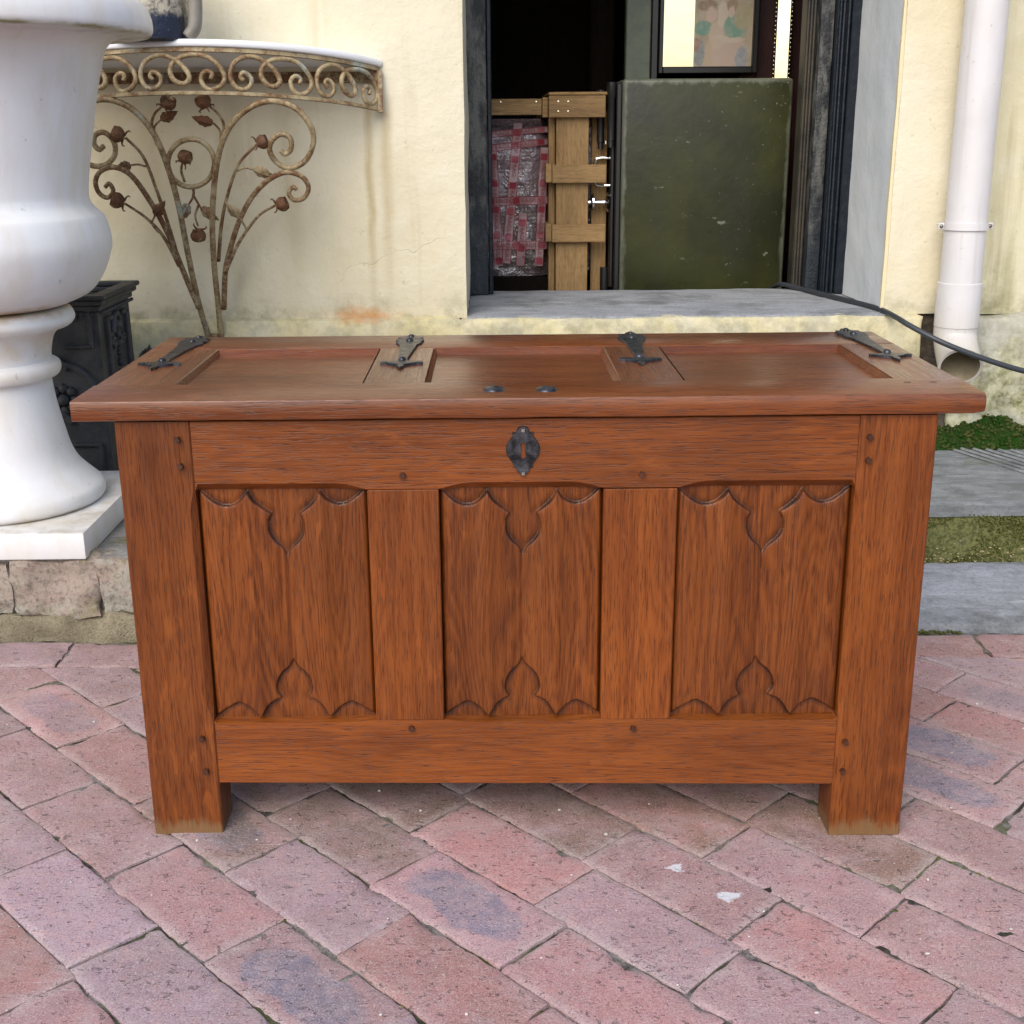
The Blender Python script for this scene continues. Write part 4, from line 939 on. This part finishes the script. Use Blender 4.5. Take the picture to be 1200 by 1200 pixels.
# ------------------------------------------------------------------ marble urn
ux, uy = -1.19, 1.045
ur = thing('marble_urn', 'large white marble urn on a square marble base beside the chest', 'urn', (ux, uy, .2035))
def smprof(p, n=5): return [(q.x, q.y) for q in crom([(a, b, 0) for a, b in p], n)]
foot = smprof([(0.20,.2655),(.214,.2665),(.2215,.274),(.2238,.284),(.2200,.2985),(.2075,.312),(.190,.330),(.172,.352),(.157,.385),(.1455,.437),(.1345,.50),(.1296,.5505)]) + smprof([(.132,.5535),(.1465,.557),(.1535,.571),(.1505,.586),(.137,.592)]) + smprof([(.1345,.594),(.137,.615),(.1455,.645),(.161,.661),(.1825,.6685),(.1945,.682),(.1925,.698),(.182,.709),(.15,.712)])
mk('foot', MB().lathe(foot, (ux,uy,0), 128), MARBLE, ur, smooth=50)
bowl = smprof([(.12,.7125),(.165,.7135),(.1888,.7195),(.2355,.741),(.2627,.7718),(.2815,.8096),(.2915,.845),(.2895,.876),(.2815,.9045),(.272,.916)]) + smprof([(.268,.919),(.2575,.931),(.2530,.942),(.2520,.957),(.258,1.0026),(.2724,1.0751),(.2866,1.1468),(.2984,1.1946),(.3144,1.249),(.3232,1.2640),(.338,1.2755),(.3625,1.2805),(.395,1.2795),(.4125,1.2815)]) + smprof([(.4145,1.283),(.4195,1.295),(.4175,1.3188),(.4065,1.3429),(.388,1.3565),(.36,1.364)]) + smprof([(.352,1.3645),(.33,1.35),(.30,1.27),(.27,1.15),(.24,1.02),(.1,.95),(0,.94)])
mk('bowl', MB().lathe(bowl, (ux,uy,0), 160), MARBLE, ur, smooth=50)
mk('base_block', MB().box((ux-.258, uy-.258, .2045), (ux+.258, uy+.258, .2645), .0035, 2), MARBLE, ur)

# ------------------------------------------------------------------ cast iron planter
pl = thing('iron_planter', 'dark cast iron planter box with relief ornament behind the marble urn', 'planter', (-1.24, 1.52, .2035))
X0, X1, Y0, Y1, Z0, Z1 = -1.47, -1.045, 1.395, 1.675, .2045, .695
def taper_box(x0,x1,y0,y1,z0,z1,ex):
    g = MB(); b = [(x0+ex,y0+ex,z0),(x1-ex,y0+ex,z0),(x1-ex,y1-ex,z0),(x0+ex,y1-ex,z0)]; t = [(x0,y0,z1),(x1,y0,z1),(x1,y1,z1),(x0,y1,z1)]
    g.add(b+t, [(i,(i+1)%4,4+(i+1)%4,4+i) for i in range(4)]+[(3,2,1,0)]); return g
mk('planter_wall', taper_box(X0,X1,Y0,Y1,Z0+.03,Z1-.04,-.003), CAST, pl, smooth=0)
g = MB(); 
def frame(g, x0,x1,y0,y1,z0,z1,t):
    g.box((x0,y0,z0),(x1,y0+t,z1),.003); g.box((x0,y1-t,z0),(x1,y1,z1),.003); g.box((x0,y0+t,z0),(x0+t,y1-t,z1),.003); g.box((x1-t,y0+t,z0),(x1,y1-t,z1),.003)
frame(g, X0-.028,X1+.028,Y0-.028,Y1+.028,Z1-.012,Z1,.04); frame(g, X0-.020,X1+.020,Y0-.020,Y1+.020,Z1-.026,Z1-.0125,.04); frame(g, X0-.010,X1+.010,Y0-.010,Y1+.010,Z1-.042,Z1-.0265,.03)
rim = mk('planter_rim', g, CAST, pl, smooth=0)
g = MB()
for i in range(22): bm = bmesh.new(); bmesh.ops.create_icosphere(bm, subdivisions=1, radius=.0055); g.bm(bm, Matrix.Translation((X1+.011, Y0+.006+i*.0128, Z1-.047)))
for i in range(34): bm = bmesh.new(); bmesh.ops.create_icosphere(bm, subdivisions=1, radius=.0055); g.bm(bm, Matrix.Translation((X0+.004+i*.0128, Y0-.011, Z1-.047)))
mk('bead_row', g, CAST, rim, smooth=180)
mk('planter_base', MB().box((X0-.012,Y0-.012,Z0),(X1+.012,Y1+.012,Z0+.032),.004), CAST, pl, smooth=0)
def side(yc, zc, w_, h_, d_=.012, b_=.003): return MB().box((X1-.004, yc-w_/2, zc-h_/2), (X1+d_, yc+w_/2, zc+h_/2), b_)
def front(xc, zc, w_, h_, d_=.012, b_=.003): return MB().box((xc-w_/2, Y0-d_, zc-h_/2), (xc+w_/2, Y0+.004, zc+h_/2), b_)
yc = (Y0+Y1)/2
for dy in (-.085, .085):
    g = side(yc+dy, .53, .016, .20); q = side(yc+dy*.78, .625, .05, .012); g.add(q.v, q.f); q = side(yc+dy*.82, .44, .045, .012); g.add(q.v, q.f); mk('relief_column', g, CAST, pl, smooth=0)
mk('relief_arch', MB().tube([(X1+.004, yc+.032*math.cos(a), .585+.045*math.sin(a)) for a in [PI*i/14 for i in range(15)]], .008, 8), CAST, pl)
for s_ in (-1, 1): mk('relief_scroll', MB().tube([(X1+.005, yc+s_*(.040+.018*(1-i/16)*math.cos(i*.6)), .555+.018*(1-i/16)*math.sin(i*.6)) for i in range(16)], .0055, 8), CAST, pl)
g = MB()
for i, (z, r) in enumerate(((.60,.014),(.575,.010),(.55,.013),(.525,.009),(.50,.012),(.475,.008),(.45,.015),(.425,.009))):
    bm = bmesh.new(); bmesh.ops.create_icosphere(bm, subdivisions=2, radius=r); g.bm(bm, Matrix.Translation((X1+.004, yc, z)))
mk('relief_drop', g, CAST, pl, smooth=180)
for dz in (.36, .27): mk('relief_bar', side(yc, dz, .18, .012), CAST, pl, smooth=0)
xc = (X0+X1)/2
g = MB(); fx_, fw, fz, fh_ = xc+.12, .15, .46, .18
mk('relief_frame', front(X1-.055, .565, .075, .010), CAST, pl, smooth=0); mk('relief_frame', front(X1-.02, .61, .012, .10), CAST, pl, smooth=0); mk('relief_frame', front(X1-.10, .635, .10, .012), CAST, pl, smooth=0)
mk('relief_frame', front(X1-.06, .31, .085, .010), CAST, pl, smooth=0); mk('relief_frame', front(X1-.022, .275, .010, .07), CAST, pl, smooth=0)
mk('relief_arc', MB().tube([(X1-.105+.085*math.cos(a), Y0-.004, .435+.085*math.sin(a)) for a in [-.2+1.7*i/16 for i in range(17)]], .009, 8), CAST, pl)
g = MB()
for i in range(8):
    a = i*PI/4; bm = bmesh.new(); bmesh.ops.create_icosphere(bm, subdivisions=1, radius=.014); g.bm(bm, Matrix.Translation((X1-.105+.028*math.cos(a), Y0-.003, .43+.028*math.sin(a))))
bm = bmesh.new(); bmesh.ops.create_icosphere(bm, subdivisions=2, radius=.016); g.bm(bm, Matrix.Translation((X1-.105, Y0-.008, .43))); mk('relief_rosette', g, CAST, pl, smooth=180)
for z in (.51, .37): mk('relief_leaf', MB().tube(crom([(X1-.14,Y0-.003,z),(X1-.115,Y0-.008,z+.02),(X1-.09,Y0-.004,z)],5), .011, 8), CAST, pl)

ir = thing('iron_firedog', 'small black iron firedog with leaf points on the ledge behind the chest', 'firedog', (-.93, 1.74, .2035))
mk('stem', MB().tube([(-1.02,1.74,.2045),(-1.02,1.74,.50)], .012, 10), CAST, ir)
for dx, h in ((-.012,.065),(.004,.085),(.018,.055)):
    mk('leaf', MB().tube(crom([(-1.02+dx*.3,1.735,.45),(-1.02+dx,1.725,.475),(-1.02+dx*1.2,1.735,.445+h*.8)],5), lambda t: .017*math.sin(PI*(.35+.65*t))+.001, 8), CAST, ir)
mk('ring', MB().tube([(-.965+.022*math.cos(a), 1.735, .475+.018*math.sin(a)) for a in [2*PI*i/24 for i in range(25)]], .0075, 8, cap=False), CAST, ir)
mk('foot', MB().box((-1.02,1.70,.2045),(-.90,1.78,.222),.004), CAST, ir)

# ------------------------------------------------------------------ wrought iron console
cxx, RC, HC = -.835, .56, .48
HA = math.asin(HC/RC); YO = -.006+RC*math.cos(HA); SAG = RC-RC*math.cos(HA)
ct = thing('console_table', 'half round wall console of rusty scrolled wrought iron with white marble top', 'console table', (cxx, 1.86, .57))
TILT = Matrix.Translation((cxx, YW, 1.247)) @ Matrix.Rotation(math.radians(-8.5), 4, 'X')
def tl(g): g.v = [tuple(TILT @ Vector(p)) for p in g.v]; return g
A0, A1 = 1.5*PI-HA, 1.5*PI+HA
def slabD(r, z0, z1, e):
    n = 72; g = MB(); prof = [(r-e,z0),(r-.001,z0+e*.6),(r,(z0+z1)/2),(r-.001,z1-e*.6),(r-e,z1)]
    g.lathe(prof, (0,0,0), n, A0, A1); K = n+1
    for ring_ in (0, len(prof)-1): g.f.append(tuple(ring_*K+i for i in range(K)))
    g.f.append(tuple([j*K for j in range(len(prof))][::-1]+[j*K+n for j in range(len(prof))])); return g
q = slabD(RC+.008, .0005, .0185, .004); q.v = [(x, y+YO, z) for x, y, z in q.v]; mk('marble_top', tl(q), MARBLE2, ct, smooth=50)
def bar_arc(r, z0, z1, t):
    n = 72; g = MB(); g.lathe([(r-t,z0),(r,z0),(r,z1),(r-t,z1),(r-t,z0)], (0,YO,0), n, A0, A1); return g
ap = mk('apron_band', tl(bar_arc(RC, -.011, -.0005, .010)), RUST1, ct, smooth=40); mk('apron_band', tl(bar_arc(RC, -.116, -.107, .012)), RUST1, ct, smooth=40)
for s_ in (-1, 1): mk('apron_post', tl(MB().box((s_*HC-.006, -.018, -.120), (s_*HC+.006, -.004, -.0115))), RUST2, ct)
mk('back_bar', tl(MB().box((-HC+.007, -.014, -.040), (HC-.007, -.004, -.012))), RUST2, ct)
# one scroll of the apron, bent to the arc and repeated
S1 = [(300,172),(288,158),(296,143),(314,146),(330,165),(324,190),(300,205),(268,196),(249,158),(262,112),(300,86),(345,82),(392,102),(430,138),(441,168),(420,188),(386,178),(368,145),(382,108),(430,84),(498,84),(548,112),(575,158),(560,194),(520,210),(492,192),(486,160),(506,141),(527,150),(522,170)]
sc3 = crom([((a-411)/145*.096, -(b-70)/145*.096-.011, 0) for a, b in S1], 5)
scm = None
for k in range(5):
    pts = []
    for p in sc3:
        a = 1.5*PI + p.x/RC; pts.append(((RC-.005)*math.cos(a), (RC-.005)*math.sin(a)+YO, p.y))
    if scm is None:
        me_ = MB().tube(pts, lambda t: .0056+.0012*(1-abs(2*t-1)), 10)
        scm = me_
    ang = (k-2)*.2300/RC
    ca, sa = math.cos(ang), math.sin(ang)
    g = MB(); g.f = list(scm.f); g.v = [(x*ca-(y-YO)*sa, x*sa+(y-YO)*ca+YO, z) for x, y, z in scm.v]
    if k in (0, 4): g.v = [(x, min(y, -.012), z) for x, y, z in g.v]
    mk('scroll', tl(g), RUST1, ct, smooth=180)
# the fan: stems rising from the wall foot and leaning out to the apron
p0 = Vector((cxx, YW-.055, .555)); ptop = Vector((cxx, YW-SAG+.015, 1.165)); ndir = Vector((0, -(ptop-p0).z, (ptop-p0).y)).normalized()
def fan(pts, off=0.0):
    return [pix_plane(u/2.5, v/2.5, p0+ndir*off, ndir) for u, v in pts]
def stem(pts, r0, r1, m_, off=0.0, name='stem', n=7):
    P_ = crom(fan(pts, off), n); return mk(name, MB().tube(P_, lambda t: r0+(r1-r0)*t, 10), m_, ct, smooth=180)
stem([(647,985),(640,900),(628,780),(622,650),(630,520),(650,420),(690,350),(750,306),(810,297),(870,320),(910,370),(918,420),(895,470),(850,493),(810,475),(790,440),(800,408),(825,393),(850,405),(853,435),(836,451),(822,441)], .0082, .0068, RUST1)
stem([(610,985),(580,880),(550,740),(525,610),(495,500),(455,400),(400,330),(340,297),(285,293),(235,320),(205,370),(210,430),(240,470),(280,487),(315,480),(337,450),(332,412),(305,388),(280,396),(275,420),(290,438),(304,428)], .0082, .0068, RUST1)
stem([(656,905),(660,800),(672,740),(700,650),(740,575),(790,525),(840,505),(885,518),(904,550),(890,580),(862,586),(846,566),(858,549),(870,556)], .0078, .0056, RUST2, .014)
stem([(582,902),(535,790),(490,680),(440,590),(385,515),(335,490),(295,502),(280,532),(290,565),(315,579),(332,560),(320,538),(308,548)], .0078, .0056, RUST2, .014)
stem([(640,765),(650,650),(670,560),(700,480),(750,425)], .0055, .0035, RUST2, -.012)
stem([(530,785),(500,680),(460,560),(420,460),(368,403)], .0055, .0035, RUST2, -.012)
stem([(660,800),(690,730),(720,680),(760,630),(806,602)], .0052, .0032, RUST2, .02)
stem([(525,780),(480,695),(430,640),(366,596)], .0052, .0032, RUST2, .02)
stem([(645,428),(656,370),(640,335),(612,310)], .0045, .003, RUST2, -.010); stem([(645,425),(645,385),(625,360)], .0032, .0025, RUST2, -.012)
stem([(460,424),(445,370),(452,335),(475,312)], .0045, .003, RUST2, -.010); stem([(460,424),(452,375),(472,350)], .0032, .0025, RUST2, -.012)
stem([(560+68*math.cos(a), 478+70*math.sin(a)) for a in [PI/2+2*PI*i/24 for i in range(25)]], .0068, .0068, RUST1, -.004, n=3)
stem([(541,533),(531,500),(536,470)], .0038, .003, RUST2, -.006)
stem([(566,546),(566,575),(548,607)], .0042, .0028, RUST2, -.006); stem([(566,572),(590,612)], .0036, .0028, RUST2, -.006); stem([(582,600),(572,632),(580,662)], .0034, .0028, RUST2, -.006)
stem([(694,500),(718,492),(742,496)], .003, .0025, RUST2, -.012); stem([(722,672),(705,640),(690,625)], .003, .0025, RUST2, .02)
stem([(428,488),(405,482),(384,484)], .003, .0025, RUST2, -.012); stem([(465,682),(446,655),(456,628)], .003, .0025, RUST2, .02)
q = fan([(603,984),(655,986)], .0); mk('foot_bar', MB().tube(q, .008, 8), RUST2, ct)
def leaf(a, b, wpx, m_, off):
    A, B = fan([a, b], off); d = B-A; L = d.length; d /= L; s_ = d.cross(ndir).normalized(); W_ = wpx/2.5/1475*3.3
    def fn(u, v):
        t = u; wv = math.sin(PI*min(1, t**.75))**.9*(1-.25*t); k = (v-.5)*2
        p = A + d*(L*t) + s_*(k*W_*.5*wv*(1+.10*math.sin(t*24))) + ndir*(-.006*abs(k)*wv + .010*math.sin(t*PI) + .0012*math.cos(k*9))
        return p
    g = grid(14, 6, fn); q = grid(14, 6, lambda u, v: fn(u, v)-ndir*.0015); g.add(q.v, [f[::-1] for f in q.f])
    lf = mk('leaf', g, m_, ct, smooth=180, fix=False)
    mk('midrib', MB().tube([A+d*(L*t/6)+ndir*(.010*math.sin(t/6*PI)+.001) for t in range(7)], lambda t: .0016*(1-t)+.0005, 6), m_, lf)
leaf((740,494),(806,518),36,RUSTL,-.012); leaf((702,638),(661,590),34,RUSTL,.02); leaf((625,362),(561,342),36,RUST3,-.012); leaf((470,352),(521,326),36,RUST3,-.012)
leaf((384,486),(340,490),38,RUST2,-.012); leaf((452,632),(484,588),38,RUST3,.02); leaf((552,598),(524,648),40,RUST2,-.006); leaf((588,608),(642,646),38,RUST2,-.006)
def rose(c, ax, sz, off):
    # a bud: overlapping cupped petals round a core, and curling sepals at the stem end
    P_, Q_ = fan([c, (c[0]+ax[0]*10, c[1]+ax[1]*10)], off); d = (Q_-P_).normalized(); s1 = d.cross(ndir).normalized(); s2 = d.cross(s1)
    R_ = sz/2.5/1475*3.3; P_ = P_+ndir*.008; rt = None
    g = MB(); prof = [(0,-1),(.45,-.9),(.82,-.5),(.95,0),(.86,.45),(.6,.75),(.5,.62),(0,.5)]
    q = MB().lathe(prof, (0,0,0), 14); q.v = [tuple(P_ + s1*(x*R_*(1+.10*math.sin(5*math.atan2(y,x)))) + s2*(y*R_*(1+.10*math.sin(5*math.atan2(y,x)))) + d*(z*R_)) for x, y, z in q.v]
    fl = mk('flower', q, RUST3, ct, smooth=60)
    for k in range(5):
        a = 2*PI*k/5+.3; e1 = s1*math.cos(a)+s2*math.sin(a); e2 = s2*math.cos(a)-s1*math.sin(a)
        def fn(u, v):
            w_ = (v-.5)*1.5*math.sin(PI*(.16+.56*u)); rad = (.62+.46*math.sin(u*2.9)+(.16 if u > .85 else 0))*math.cos(w_*.8)
            return P_ + e1*(R_*rad) + e2*(R_*w_) + d*(R_*(-.8+1.5*u))
        mk('petal', grid(5, 5, fn), RUST3, fl, smooth=180, fix=False)
    for k in range(3):
        a = 2*PI*k/3+.9; e1 = s1*math.cos(a)+s2*math.sin(a)
        mk('sepal', MB().tube([P_ - d*R_*.9 + e1*(R_*.3), P_ - d*R_*.95 + e1*(R_*.9), P_ - d*R_*1.15+e1*(R_*1.25), P_ - d*R_*1.4 + e1*(R_*1.15)], lambda t: R_*.16*(1-t*.5), 6), RUST3, fl, smooth=180)
rose((597,293),(-.5,-1),21,-.010); rose((495,297),(.5,-1),21,-.010); rose((770,412),(1,-.4),19,-.012); rose((345,390),(-1,-.5),22,-.012)
rose((828,594),(1,-.4),20,.02); rose((345,583),(-1,-.4),22,.02); rose((545,457),(.2,-1),20,-.006); rose((583,686),(.1,1),21,-.006)

# ------------------------------------------------------------------ pot on the console
pt = thing('garden_pot', 'speckled navy and grey stone garden pot standing on the white console top', 'pot', (-.90, 1.62, 1.30))
gp = MB().lathe([(0,0),(.085,0),(.095,.006),(.098,.03),(.097,.10),(.104,.18),(.112,.22),(.10,.225),(.08,.1),(0,.09)], (0,0,0), 40)
PB = TILT @ Vector((-.08, -.23, .0195)); gp.v = [(x*1.0+PB.x, y+PB.y, z+PB.z) for x, y, z in gp.v]; mk('pot_body', gp, POT, pt, smooth=50)
mk('pot_handle', MB().tube(crom([(PB.x+.108,PB.y-.03,PB.z+.20),(PB.x+.122,PB.y-.03,PB.z+.12),(PB.x+.118,PB.y-.03,PB.z+.04),(PB.x+.098,PB.y-.03,PB.z+.012)],6), lambda t: .020-.004*t, 14), POTH, pt, smooth=180)
